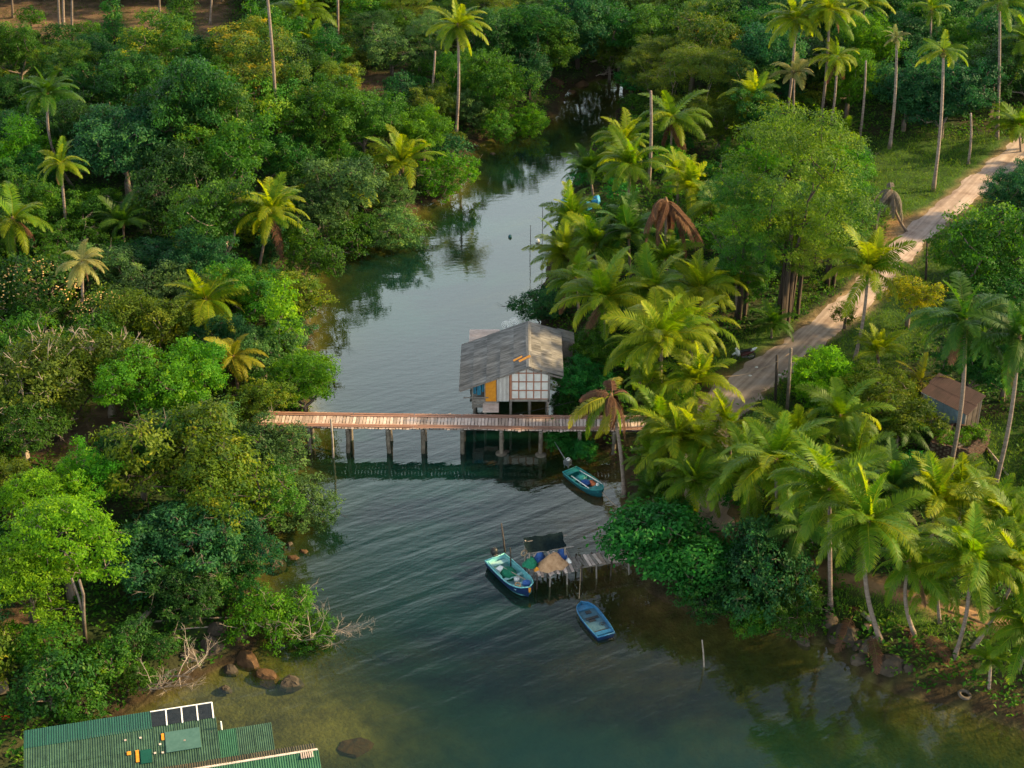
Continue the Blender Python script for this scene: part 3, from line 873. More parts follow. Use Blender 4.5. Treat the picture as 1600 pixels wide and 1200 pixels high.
PALMS = [
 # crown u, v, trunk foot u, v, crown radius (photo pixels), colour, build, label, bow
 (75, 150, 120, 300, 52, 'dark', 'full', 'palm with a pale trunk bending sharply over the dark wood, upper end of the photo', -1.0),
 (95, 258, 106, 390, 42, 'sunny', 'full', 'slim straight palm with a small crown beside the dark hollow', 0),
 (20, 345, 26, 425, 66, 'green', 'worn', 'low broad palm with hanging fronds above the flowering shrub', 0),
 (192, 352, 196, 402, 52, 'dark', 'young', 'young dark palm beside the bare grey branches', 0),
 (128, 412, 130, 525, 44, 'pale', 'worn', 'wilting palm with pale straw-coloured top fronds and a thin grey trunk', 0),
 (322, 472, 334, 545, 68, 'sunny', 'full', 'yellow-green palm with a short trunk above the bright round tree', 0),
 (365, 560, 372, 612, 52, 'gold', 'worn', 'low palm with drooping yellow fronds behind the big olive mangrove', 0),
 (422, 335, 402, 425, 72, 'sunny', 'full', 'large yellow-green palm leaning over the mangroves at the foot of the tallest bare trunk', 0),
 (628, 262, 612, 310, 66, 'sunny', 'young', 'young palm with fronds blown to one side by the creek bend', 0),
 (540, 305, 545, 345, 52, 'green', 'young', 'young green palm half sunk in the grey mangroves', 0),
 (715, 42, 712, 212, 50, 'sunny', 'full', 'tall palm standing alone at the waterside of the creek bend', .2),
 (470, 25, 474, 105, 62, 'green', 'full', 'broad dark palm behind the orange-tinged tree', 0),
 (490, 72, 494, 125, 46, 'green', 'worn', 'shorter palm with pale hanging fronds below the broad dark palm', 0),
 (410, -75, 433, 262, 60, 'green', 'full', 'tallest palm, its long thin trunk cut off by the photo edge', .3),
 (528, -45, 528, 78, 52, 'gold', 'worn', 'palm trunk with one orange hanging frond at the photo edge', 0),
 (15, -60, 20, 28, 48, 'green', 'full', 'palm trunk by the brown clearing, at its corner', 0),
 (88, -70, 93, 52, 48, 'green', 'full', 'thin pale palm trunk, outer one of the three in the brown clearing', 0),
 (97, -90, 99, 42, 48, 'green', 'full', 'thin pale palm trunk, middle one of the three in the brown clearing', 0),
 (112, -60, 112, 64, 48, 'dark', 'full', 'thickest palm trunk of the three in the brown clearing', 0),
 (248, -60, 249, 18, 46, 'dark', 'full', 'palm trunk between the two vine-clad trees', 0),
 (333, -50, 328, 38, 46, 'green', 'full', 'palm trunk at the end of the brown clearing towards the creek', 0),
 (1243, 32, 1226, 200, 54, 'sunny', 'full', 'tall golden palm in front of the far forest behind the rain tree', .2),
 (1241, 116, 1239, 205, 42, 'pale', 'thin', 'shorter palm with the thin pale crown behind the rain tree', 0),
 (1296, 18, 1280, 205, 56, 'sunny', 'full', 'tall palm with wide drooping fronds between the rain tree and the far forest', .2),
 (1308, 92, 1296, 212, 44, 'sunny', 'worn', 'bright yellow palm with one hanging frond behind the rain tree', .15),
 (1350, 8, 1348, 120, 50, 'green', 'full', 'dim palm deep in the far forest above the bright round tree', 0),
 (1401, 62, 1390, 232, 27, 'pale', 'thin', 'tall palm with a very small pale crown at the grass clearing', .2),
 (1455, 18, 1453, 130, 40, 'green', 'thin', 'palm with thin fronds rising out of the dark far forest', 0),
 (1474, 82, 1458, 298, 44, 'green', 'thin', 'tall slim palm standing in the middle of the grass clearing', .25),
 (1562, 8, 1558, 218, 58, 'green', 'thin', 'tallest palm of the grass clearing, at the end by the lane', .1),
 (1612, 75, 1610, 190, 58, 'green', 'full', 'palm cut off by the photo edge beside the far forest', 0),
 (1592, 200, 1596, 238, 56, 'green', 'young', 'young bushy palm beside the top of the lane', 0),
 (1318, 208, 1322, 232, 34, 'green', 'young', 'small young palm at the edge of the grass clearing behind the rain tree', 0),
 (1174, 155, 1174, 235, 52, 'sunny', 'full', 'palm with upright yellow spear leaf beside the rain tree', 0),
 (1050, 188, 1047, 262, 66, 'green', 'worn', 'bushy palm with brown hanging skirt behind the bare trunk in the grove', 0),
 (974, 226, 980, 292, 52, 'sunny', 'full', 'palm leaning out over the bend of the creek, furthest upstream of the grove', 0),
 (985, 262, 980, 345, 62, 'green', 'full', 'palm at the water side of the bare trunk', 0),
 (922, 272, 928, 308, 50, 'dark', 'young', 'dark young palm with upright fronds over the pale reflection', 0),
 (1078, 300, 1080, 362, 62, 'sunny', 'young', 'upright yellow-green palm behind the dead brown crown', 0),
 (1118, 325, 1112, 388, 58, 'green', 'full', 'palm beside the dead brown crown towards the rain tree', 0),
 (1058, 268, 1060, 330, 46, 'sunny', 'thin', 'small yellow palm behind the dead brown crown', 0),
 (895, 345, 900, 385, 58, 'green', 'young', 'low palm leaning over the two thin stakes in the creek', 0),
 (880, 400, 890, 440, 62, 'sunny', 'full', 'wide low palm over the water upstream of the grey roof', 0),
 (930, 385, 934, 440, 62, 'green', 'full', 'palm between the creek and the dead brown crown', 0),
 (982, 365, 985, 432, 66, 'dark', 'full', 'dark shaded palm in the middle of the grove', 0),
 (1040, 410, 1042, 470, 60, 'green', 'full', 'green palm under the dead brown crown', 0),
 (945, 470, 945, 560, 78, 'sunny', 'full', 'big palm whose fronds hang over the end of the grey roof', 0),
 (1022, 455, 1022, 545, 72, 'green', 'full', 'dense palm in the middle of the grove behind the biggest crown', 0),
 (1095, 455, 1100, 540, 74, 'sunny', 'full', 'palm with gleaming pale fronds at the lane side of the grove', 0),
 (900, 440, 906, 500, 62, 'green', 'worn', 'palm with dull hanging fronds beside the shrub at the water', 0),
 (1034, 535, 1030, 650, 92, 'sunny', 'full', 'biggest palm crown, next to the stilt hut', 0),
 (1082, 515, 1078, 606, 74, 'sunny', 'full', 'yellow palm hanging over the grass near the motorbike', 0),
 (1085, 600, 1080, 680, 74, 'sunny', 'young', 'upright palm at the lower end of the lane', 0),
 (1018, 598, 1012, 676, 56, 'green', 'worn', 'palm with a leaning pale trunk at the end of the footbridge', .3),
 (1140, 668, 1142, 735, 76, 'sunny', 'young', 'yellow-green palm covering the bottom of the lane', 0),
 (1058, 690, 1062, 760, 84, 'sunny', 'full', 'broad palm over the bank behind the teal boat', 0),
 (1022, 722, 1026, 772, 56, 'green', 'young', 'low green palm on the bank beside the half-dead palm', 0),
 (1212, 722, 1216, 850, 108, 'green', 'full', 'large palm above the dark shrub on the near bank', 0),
 (1312, 655, 1318, 745, 84, 'green', 'young', 'upright palm in front of the rusty shed', 0),
 (1402, 668, 1402, 705, 62, 'dark', 'thin', 'low shaded palm beside the brick tank', 0),
 (1296, 770, 1298, 950, 108, 'green', 'full', 'large palm with a stout trunk standing at the edge of the near bank', 0),
 (1356, 818, 1378, 1000, 112, 'green', 'full', 'largest palm of the near bank, its trunk curving from the heap of dry fronds', -.5),
 (1462, 790, 1452, 870, 96, 'sunny', 'young', 'upright bright palm at the back of the near bank', 0),
 (1420, 880, 1432, 992, 86, 'green', 'worn', 'palm with hanging yellow fronds leaning over the heap of dry fronds', -.4),
 (1515, 880, 1490, 1028, 112, 'green', 'full', 'palm with wide arching fronds whose leaning trunk reaches the muddy shore', .3),
 (1592, 890, 1518, 1012, 104, 'sunny', 'full', 'palm at the photo edge with its trunk leaning outwards', .2),
 (1610, 985, 1592, 1048, 92, 'green', 'full', 'lowest palm at the photo edge over the muddy shore', 0),
 (1548, 1035, 1546, 1075, 42, 'green', 'young', 'seedling palm growing on the muddy shore by the tyre', 0),
 (1356, 425, 1334, 565, 76, 'sunny', 'full', 'golden palm standing alone beside the lane', .2),
 (1372, 555, 1376, 615, 52, 'sunny', 'young', 'young pale palm below the golden palm', 0),
 (1438, 600, 1442, 640, 50, 'gold', 'thin', 'low golden palm against the rusty roof', 0),
 (1508, 505, 1482, 742, 88, 'dark', 'full', 'dark palm with a long blotched trunk rising past the rusty roof', .35),
 (1592, 530, 1552, 768, 84, 'dark', 'full', 'palm with the stout pale trunk at the photo edge', .3),
 (1205, 508, 1206, 528, 40, 'dark', 'young', 'small young palm under the rain tree', 0),
 (1392, 300, 1420, 362, 52, 'ash', 'dead', 'dead grey palm drooping beside the orange dirt', -.3),
 (1168, 745, 1170, 815, 92, 'green', 'full', 'palm between the large palm and the emerald tree', 0),
 (1245, 690, 1250, 760, 84, 'sunny', 'young', 'upright palm behind the large palm above the dark shrub', 0),
 (1392, 765, 1396, 850, 92, 'dark', 'full', 'shaded palm behind the largest near palm', 0),
 (1545, 800, 1540, 870, 88, 'green', 'young', 'upright palm behind the palm with wide arching fronds', 0),
 (1085, 755, 1088, 815, 72, 'green', 'full', 'palm over the inner edge of the emerald tree', 0),
 (1020, 770, 1024, 795, 52, 'dark', 'young', 'low dark palm on the bank above the emerald tree', 0),
 (1250, 830, 1256, 905, 78, 'dark', 'worn', 'shaded palm at the inland edge of the dark shrub', 0),
 (1462, 905, 1470, 975, 80, 'green', 'full', 'palm between the hanging-fronded palm and the arching palm', 0),
 (1340, 722, 1344, 800, 84, 'green', 'full', 'palm between the upright palm of the shed and the largest near palm', 0),
 (1500, 770, 1500, 830, 76, 'green', 'young', 'young palm on the dark grass slope below the brick tank', 0),
 (1580, 835, 1578, 905, 84, 'green', 'full', 'palm behind the outward-leaning palm at the photo edge', 0),
 (1090, 690, 1094, 760, 76, 'sunny', 'full', 'yellowish palm between the broad palm and the lane', 0),
 (1262, 770, 1268, 850, 80, 'sunny', 'full', 'palm wedged between the large palm and the stout-trunked palm', 0),
 (1030, 655, 1034, 720, 66, 'green', 'full', 'palm at the end of the footbridge behind the broad palm', 0),
 (1000, 545, 1000, 610, 66, 'green', 'worn', 'palm between the hut shrubs and the biggest crown', 0),
 (1150, 440, 1152, 500, 50, 'green', 'young', 'palm half under the rain tree at the edge of the grove', 0),
]
PALMS = [q for q in PALMS if q[7]]
for u, v, ub, vb, r, st, pf, lb, bow in PALMS:
    palm_px(u, v, ub, vb, r, st, pf, lb, 'coconut palms along the creek', bow)
palm_px(1040, 318, 1042, 455, 92, 'dry', 'dead', 'dead palm with a curtain of rust-brown fronds in the grove', 'dying palms')
palm_px(955, 622, 976, 775, 78, 'gold', 'half', 'half-dead palm with hanging yellow and brown fronds in front of the footbridge', 'dying palms', .15)

def bare_trunk(u, v, ub, vb, label, r=.13):
    b = hit(ub, vb); b.z -= .1
    t = PY(u, v, b.y)
    o = MB().tube(trunk_curve(b, t, random.uniform(-.15, .15), 1), [r * (1.4 if i == 0 else 1.1 - .035 * i) for i in range(13)], 8).mesh('palm_trunk', True, b)
    o = link('dead_palm_trunk', o, None, PTRUNK, b)
    tag(o, label, 'dead palm', 'headless palm trunks')
    PLACED.append((b.x, b.y, .8))
bare_trunk(680, 80, 672, 168, 'headless palm trunk near the lone waterside palm')
bare_trunk(1353, 95, 1343, 218, 'headless tall palm trunk in front of the far forest')
bare_trunk(1517, 177, 1513, 256, 'headless short palm trunk in the grass clearing by the lane')
bare_trunk(1017, 142, 1013, 300, 'headless tall palm trunk rising from the palm grove by the creek', .17)
bare_trunk(136, 370, 136, 400, 'grey palm stump behind the wilting palm', .14)
# ---------------------------------------------------------------- broadleaf trees that the photograph lets one pick out
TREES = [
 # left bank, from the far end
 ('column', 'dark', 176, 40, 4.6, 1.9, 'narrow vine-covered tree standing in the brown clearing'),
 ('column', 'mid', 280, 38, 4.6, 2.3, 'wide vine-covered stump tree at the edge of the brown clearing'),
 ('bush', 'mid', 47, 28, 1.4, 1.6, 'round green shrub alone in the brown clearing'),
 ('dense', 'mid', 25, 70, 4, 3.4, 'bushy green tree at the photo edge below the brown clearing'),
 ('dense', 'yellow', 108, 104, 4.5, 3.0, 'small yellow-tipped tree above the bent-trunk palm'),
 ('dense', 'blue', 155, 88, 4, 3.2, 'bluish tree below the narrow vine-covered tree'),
 ('dense', 'yellow', 255, 62, 7, 3.8, 'tree with sunlit-yellow leaf colour just below the brown clearing'),
 ('dense', 'dark', 212, 115, 6, 4.0, 'dark tree beside the tree with sunlit-yellow leaf colour'),
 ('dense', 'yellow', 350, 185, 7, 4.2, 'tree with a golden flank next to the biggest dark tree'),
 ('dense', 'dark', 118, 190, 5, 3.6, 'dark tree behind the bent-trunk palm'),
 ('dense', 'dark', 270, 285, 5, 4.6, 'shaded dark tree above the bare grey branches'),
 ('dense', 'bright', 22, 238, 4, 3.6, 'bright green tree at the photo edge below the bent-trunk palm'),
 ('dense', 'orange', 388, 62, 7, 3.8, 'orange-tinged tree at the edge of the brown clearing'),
 ('dense', 'mid', 395, 175, 6, 4.4, 'mid-green tree between the golden-flanked tree and the tallest trunk'),
 ('dense', 'mid', 500, 172, 6, 4.0, 'rounded green tree below the shorter palm with pale fronds'),
 ('dense', 'olive', 530, 118, 4, 2.6, 'small olive tree at the edge of the small bare clearing'),
 ('dense', 'mid', 568, 182, 5, 3.6, 'green tree in front of the small bare clearing'),
 ('bush', 'blue', 622, 142, 1.6, 2.0, 'dark round shrub at the edge of the small bare clearing'),
 ('dense', 'bright', 660, 198, 4, 3.2, 'vivid green tree beside the lone waterside palm'),
 ('mangrove', 'bright', 700, 268, 2.4, 2.9, 'bright bush at the tip of the creek bend'),
 ('mangrove', 'grey', 530, 280, 4.4, 4.2, 'pale grey-green mangrove with a twiggy top near the young palms'),
 ('mangrove', 'grey', 612, 335, 3.0, 3.2, 'grey-green mangrove overhanging the dark creek bay'),
 ('mangrove', 'mid', 560, 345, 2.8, 3.2, 'mangrove with visible stems behind the dark creek bay'),
 ('dense', 'mid', 345, 330, 5.5, 4.4, 'rounded green tree behind the large yellow-green palm'),
 ('mangrove', 'mid', 478, 385, 4, 3.4, 'mangrove beside the large yellow-green palm at the water'),
 ('mangrove', 'grey', 505, 330, 4, 3.0, 'grey mangrove behind the dark creek bay, inland side'),
 ('dense', 'mid', 385, 448, 4, 3.2, 'green tree below the large yellow-green palm'),
 ('mangrove', 'olive', 455, 455, 3.6, 2.9, 'olive mangrove at the water below the large yellow-green palm'),
 ('column', 'lime', 442, 515, 3.8, 1.9, 'yellow-green creeper-draped tree beside the water'),
 ('dense', 'bright', 474, 585, 3.4, 2.9, 'vivid rounded tree overhanging the water above the footbridge'),
 ('mangrove', 'grey', 410, 545, 3, 2.6, 'grey-green mangrove between the creeper-draped tree and the low palm'),
 ('mangrove', 'olive', 405, 620, 3, 2.4, 'olive mangrove at the inland end of the footbridge'),
 ('mangrove', 'grey', 255, 452, 3, 3.4, 'grey-green bush between the wilting palm and the yellow-green palm'),
 ('mangrove', 'blue', 245, 395, 2.8, 3.0, 'bluish bush below the bare grey branches'),
 ('flower', 'yellow', 55, 455, 2.4, 3.6, 'large shrub dotted with peach blossoms at the photo edge'),
 ('flower', 'yellow', 165, 495, 2.2, 2.8, 'smaller shrub dotted with peach blossoms behind the wilting palm'),
 ('dense', 'bright', 230, 590, 4.2, 3.4, 'bright green round tree beside the low palm and the twiggy flat-topped tree'),
 ('dense', 'bright', 305, 575, 4, 3.0, 'bright green tree next to the low palm with drooping fronds'),
 ('sparse', 'olive', 60, 585, 4.4, 4.4, 'flat-topped twiggy tree at the photo edge'),
 ('sparse', 'olive', 165, 575, 4, 4.0, 'flat-topped twiggy tree with long grey limbs beside the bright round tree'),
 ('sparse', 'mid', 30, 655, 3.4, 3.0, 'twiggy tree with dark limbs over the reddish earth'),
 ('mangrove', 'olive', 290, 680, 5.2, 4.8, 'huge olive mangrove, the largest crown of the near wood'),
 ('mangrove', 'olive', 350, 745, 4.6, 4.2, 'olive mangrove with hanging pale twigs in front of the huge one'),
 ('mangrove', 'dark', 215, 695, 4.2, 3.4, 'shaded mangrove behind the lime-green tree'),
 ('mangrove', 'blue', 300, 835, 3.2, 3.6, 'dark mangrove in the shade above the logs'),
 ('mangrove', 'blue', 375, 840, 2.8, 2.8, 'dark mangrove above the rocky pool'),
 ('mangrove', 'blue', 215, 860, 2.6, 3.0, 'dark mangrove behind the lime-green tree trunk'),
 ('mangrove', 'grey', 430, 700, 3.2, 2.9, 'grey-green mangrove at the near end of the footbridge'),
 ('mangrove', 'grey', 468, 765, 2.4, 2.6, 'mangrove branches reaching out over the water below the footbridge'),
 ('mangrove', 'mid', 400, 770, 3.2, 2.6, 'mangrove between the olive giants and the water'),
 ('dense', 'bright', 130, 740, 4.2, 2.3, 'upright bright tree behind the lime-green tree'),
 ('lime', 'lime', 95, 835, 4.8, 3.5, 'lime-green tree with a forked slender trunk'),
 ('lime', 'lime', 40, 905, 3.4, 2.8, 'lime-green foliage at the photo edge beside the forked trunk'),
 ('lime', 'lime', 55, 770, 4.0, 2.1, 'lime-green treetop above the forked-trunk tree'),
 ('mangrove', 'bright', 425, 950, 2.0, 2.8, 'low bright mangrove with bare branches hanging over the shallows'),
 ('mangrove', 'mid', 485, 965, 1.4, 1.7, 'twiggy outer bush at the tip of the low bright mangrove'),
 ('bush', 'mid', 72, 1015, 1.5, 1.7, 'dark leafy shrub below the forked trunk'),
 ('bush', 'dark', 75, 1075, 1.5, 2.0, 'dark shrub behind the green roof'),
 ('bush', 'mid', 175, 1035, 1.3, 1.6, 'shrub with yellow leaves among the dead branches'),
 ('bush', 'mid', 130, 1095, 1.1, 1.5, 'leafy shrub against the edge of the green roof'),
 ('bush', 'dark', 205, 1000, 1.0, 1.3, 'dark shrub between the two logs and the dead branches'),
 ('bush', 'dark', 250, 1010, .6, .9, 'small dark shrub over the rocky pool'),
 ('mangrove', 'dark', 290, 920, 1.8, 2.4, 'dark mangrove skirt above the thin fallen branches'),
 ('mangrove', 'dark', 370, 905, 1.6, 2.2, 'dark mangrove skirt between the logs and the low bright mangrove'),
 ('bush', 'mid', 215, 1065, .8, 1.1, 'shrub under the dead branches at the corner of the green roof'),
 ('bush', 'bright', 20, 1000, 1.0, 1.3, 'grassy shrub at the photo edge beside the clay pipe'),
 # far end of the creek
 ('dense', 'mid', 770, 120, 5, 3.6, 'green tree on the far bank upstream of the lone waterside palm'),
 ('mangrove', 'mid', 775, 185, 2.4, 2.6, 'mangrove on the outer bank of the creek bend'),
 ('mangrove', 'bright', 825, 178, 2.0, 2.3, 'bright mangrove dipping into the far reach of the creek'),
 ('mangrove', 'grey', 735, 160, 2.6, 2.6, 'pale mangrove behind the lone waterside palm'),
 ('dense', 'mid', 860, 60, 5, 3.6, 'leafy tree behind the brown rocks of the far creek'),
 ('mangrove', 'olive', 955, 70, 4, 2.6, 'olive bush above the bleached branch'),
 ('feather', 'olive', 1022, 105, 4, 3.8, 'willowy tree leaning over the head of the creek'),
 ('dense', 'orange', 1085, 62, 6, 4.4, 'tree with an orange patch of leaves at the far forest'),
 ('dense', 'olive', 1145, 75, 5, 4.0, 'yellow-green tree beside the tree with an orange patch'),
 ('feather', 'olive', 1085, 138, 4.4, 4.6, 'willowy olive tree behind the bushy palm'),
 ('dense', 'yellow', 1118, 28, 6, 3.6, 'tree with a yellow top at the photo edge in the far forest'),
 ('dense', 'bright', 1365, 58, 6.5, 3.4, 'bright round tree between the palms of the far forest'),
 ('dense', 'bright', 1330, 110, 5, 3.2, 'bright tree behind the headless tall trunk'),
 ('dense', 'blue', 1480, 140, 5, 4.4, 'dark blue-green tree behind the grass clearing'),
 ('dense', 'blue', 1420, 130, 5, 4.0, 'dark tree between the small-crowned palm and the slim palm'),
 ('dense', 'dark', 1560, 95, 6, 4.6, 'dark tree behind the tallest clearing palm'),
 # rain tree and its neighbours
 ('dense', 'blue', 1585, 290, 3.4, 2.8, 'blue-green shrub tree beside the lane at the photo edge'),
 ('mangrove', 'gold', 1425, 455, 3.2, 2.4, 'small tree with golden leaves beside the golden palm'),
 ('bush', 'olive', 1322, 492, 1.2, 1.1, 'small grey shrub at the edge of the lane'),
 ('dense', 'lime', 1285, 585, 2.6, 2.7, 'yellow-green round shrub behind the concrete post'),
 ('dense', 'olive', 1365, 600, 2.8, 2.4, 'olive tree between the young pale palm and the rusty shed'),
 ('mangrove', 'olive', 1410, 640, 2.8, 2.6, 'drooping olive tree against the wall of the rusty shed'),
 ('bush', 'grey', 1195, 668, 1.2, 1.5, 'grey-green shrub at the foot of the concrete post'),
 ('dense', 'dark', 1575, 570, 3.0, 2.6, 'dark tree behind the rusty roof'),
 ('dense', 'dark', 1520, 560, 3.0, 2.4, 'dark tree beside the rusty roof'),
 # water side of the near right bank
 ('almond', 'emerald', 1025, 830, 2.6, 3.4, 'emerald tree with big leaves spreading over the water by the jetty'),
 ('almond', 'emerald', 1090, 880, 2.2, 2.6, 'emerald tree behind the inner end of the jetty'),
 ('mangrove', 'blue', 1190, 885, 2.6, 3.6, 'dark shrub mass on the near bank below the large palm'),
 ('mangrove', 'dark', 1130, 920, 1.8, 2.4, 'dark shrub overhanging the water beside the emerald tree'),
 ('mangrove', 'mid', 1240, 935, 1.8, 2.3, 'dark glossy shrub at the water beside the stout palm trunk'),
 ('mangrove', 'mid', 1180, 955, 1.4, 1.9, 'low shrub with yellowish lower leaves at the water'),
 ('dense', 'emerald', 885, 672, 1.7, 1.5, 'round shrub growing through the footbridge'),
 ('dense', 'emerald', 912, 690, 1.2, 1.2, 'small shrub under the footbridge beside the half-dead palm'),
 ('bush', 'emerald', 862, 645, 2.6, .75, 'small leafy sprig in front of the footbridge deck'),
 ('mangrove', 'blue', 845, 470, 2.0, 2.3, 'bluish mangrove at the water behind the grey roof'),
 ('dense', 'emerald', 915, 590, 2.2, 2.4, 'green shrub beside the hut wall'),
 ('dense', 'mid', 925, 545, 2.2, 2.2, 'shrub behind the hut under the hanging fronds'),
 ('mangrove', 'dark', 880, 612, 1.3, 1.5, 'dark shrub filling the gap between the hut stilts and the bank'),  # shrub pair, its dark leaves also standing for the black shade here
 ('bush', 'dark', 892, 640, 1.0, 1.2, 'low dark shrub between the hut and the footbridge'),
 ('bush', 'mid', 910, 360, 1.6, 1.8, 'green shrub by the two thin stakes'),
 ('bush', 'bright', 890, 380, 1.2, 1.5, 'low shrub at the water under the wide low palm'),
]
for kd, tone, u, v, h, R, lb in TREES:
    tree_px(kd, tone, u, v, h, R, lb, None)

tree_base('feather', 'fern', 1240, 292, 1232, 512, 5.9, 'great feathery rain tree spreading beside the lane', 3, bark=BARKD)
tree_base('feather', 'mid', 1165, 350, 1176, 498, 4.0, 'lower feathery tree between the rain tree and the grove', 2, bark=BARKD)
tree_base('feather', 'mid', 1305, 330, 1290, 452, 3.8, 'feathery tree with bare trunks under the rain tree by the lane', 2, bark=BARKD)
tree_base('feather', 'fern', 1248, 375, 1244, 498, 3.2, 'middle tier tree right under the great rain tree', 2, bark=BARKD)
tree_base('dense', 'mid', 1566, 385, 1562, 545, 4.6, 'large glossy dark tree above the shaded palms at the photo edge')
tree_base('dense', 'dark', 1612, 470, 1612, 590, 4.0, 'glossy dark tree cut off by the photo edge')
tree_base('dense', 'dark', 300, 150, 306, 282, 5.6, 'biggest dark tree of the upper wood, a tall uneven crown')
tree_base('dense', 'orange', 428, 112, 440, 232, 4.5, 'orange-tinged tree beside the tallest bare trunk')
tree_base('dense', 'blue', 190, 212, 196, 318, 4.8, 'broad blue-green tree behind the slim straight palm')
tree_base('dense', 'mid', 365, 235, 370, 330, 4.2, 'tall green tree with a dark hollow under it, below the golden-flanked tree')
tree_base('dense', 'dark', 842, 42, 850, 122, 4.3, 'tall dark tree above the brown rocks of the far creek')
tree_base('dense', 'blue', 902, 25, 906, 108, 4.6, 'tall dark tree above the bleached branch at the photo edge')
tree_base('dense', 'dark', 968, 40, 970, 110, 4.3, 'tall dark tree over the head of the creek')
tree_base('dense', 'mid', 1035, 45, 1036, 122, 4.2, 'tall green tree between the creek head and the orange-patched tree')
tree_base('dense', 'dark', 775, 55, 785, 128, 4.0, 'tall dark tree upstream of the lone waterside palm')
tree_base('dense', 'mid', 1160, 425, 1165, 485, 2.6, 'leafy tree at the foot of the rain tree')

# bare, leafless trees and branches
def bare_tree(u, v, R, h, label, mat, seed, name='bare_tree', cat='dead tree', flat=.6, n=9):
    rr = random.Random(seed); b = hit(u, v); b.z = max(b.z, .05) - .1
    mb = MB()
    def grow(p, d, L, r, k):
        q = p + d * L
        m_ = p.lerp(q, .5) + Vector([rr.uniform(-.1, .1) * L for _ in range(3)])
        mb.tube([p, m_, q], [r, r * .8, r * .6], 5 if k < 2 else 4, False)
        if k < 4:
            for _ in range(3 if k else n):
                e = Vector((rr.uniform(-1, 1), rr.uniform(-1, 1), rr.uniform(-.35, .7) * flat))
                nd = (d * .9 + e * .9).normalized()
                grow(p.lerp(q, rr.uniform(.45, 1)), nd, L * rr.uniform(.5, .78), r * .55, k + 1)
    grow(b, Vector((rr.uniform(-.2, .2), rr.uniform(-.2, .2), 1)).normalized() if flat > .4 else Vector((.8, -.35, .35)).normalized(), h, R, 0)
    o = link(name, mb.mesh(name, True, b), None, mat, b)
    tag(o, label, cat, 'dead branches')
    PLACED.append((b.x, b.y, 1.0))
bare_tree(238, 368, .08, 3.0, 'bare pale branches of a dead tree beside the young dark palm', TWIG, 3, n=6)
bare_tree(268, 372, .06, 2.4, 'bare pinkish branches next to the shaded dark tree', TWIG, 4, n=5)
bare_tree(195, 1078, .06, 2.3, 'dead branches spreading over the edge of the green roof', TWIG, 5, 'dead_branch', flat=.3, n=4)
bare_tree(245, 1058, .06, 2.4, 'dead branch reaching across the shallow water', TWIG, 6, 'dead_branch', flat=.3, n=4)
bare_tree(450, 1000, .055, 2.2, 'bare twigs trailing in the water below the low bright mangrove', TWIG, 7, 'dead_branch', flat=.35, n=4)
bare_tree(495, 985, .045, 1.8, 'fine bare twigs at the outer tip of the low bright mangrove', TWIG, 8, 'dead_branch', flat=.35, n=4)
bare_tree(425, 1005, .035, 1.2, 'forked bare branch standing on the brown rock', TWIG, 9, 'dead_branch', n=3)
bare_tree(922, 96, .12, 3.0, 'bleached fallen branch above the head of the creek', TWIG, 10, 'dead_branch', flat=.3, n=3)
bare_tree(930, 118, .05, 1.3, 'bleached roots on the bank at the head of the creek', TWIG, 11, 'dead_branch', flat=.2, n=6)

# the leaning dark limbs over the reddish earth
for (a_, b_, r, lb) in (((10, 700), (100, 635), .16, 'dark leaning trunk over the reddish earth, the steeper one'), ((0, 690), (55, 600), .14, 'dark leaning trunk at the photo edge over the reddish earth'), ((80, 690), (165, 590), .12, 'thin dark leaning trunk beside the bright upright tree')):
    p = hit(*a_); q = PY(b_[0], b_[1], p.y + 1.5)
    o = link('leaning_trunk', MB().tube([p - Vector((0, 0, .2)), p.lerp(q, .35) + Vector((.1, 0, -.15)), p.lerp(q, .7) + Vector((.05, 0, .1)), q], [r * 1.3, r, r * .8, r * .5], 7).mesh('leaning_trunk', True, p), None, BARKD, p)
    tag(o, lb, 'tree trunk', 'leaning dark trunks')
# forked trunk of the lime tree
p = hit(133, 1005); q = PY(128, 915, p.y)
fk = thing('forked_trunk', 'pale forked trunk under the lime-green crown', 'tree trunk', p)
MB().tube([p - Vector((0, 0, .2)), p.lerp(q, .5), q.lerp(p, .15) + Vector((.05, 0, 0)), q + Vector((-.1, 0, .4))], [.13, .11, .09, .08], 7).build('stem', BARK, fk, True)
MB().tube([p.lerp(q, .45), p.lerp(q, .8) + Vector((-.22, 0, 0)), q + Vector((-.5, 0, .5))], [.085, .075, .06], 6).build('stem', BARK, fk, True)

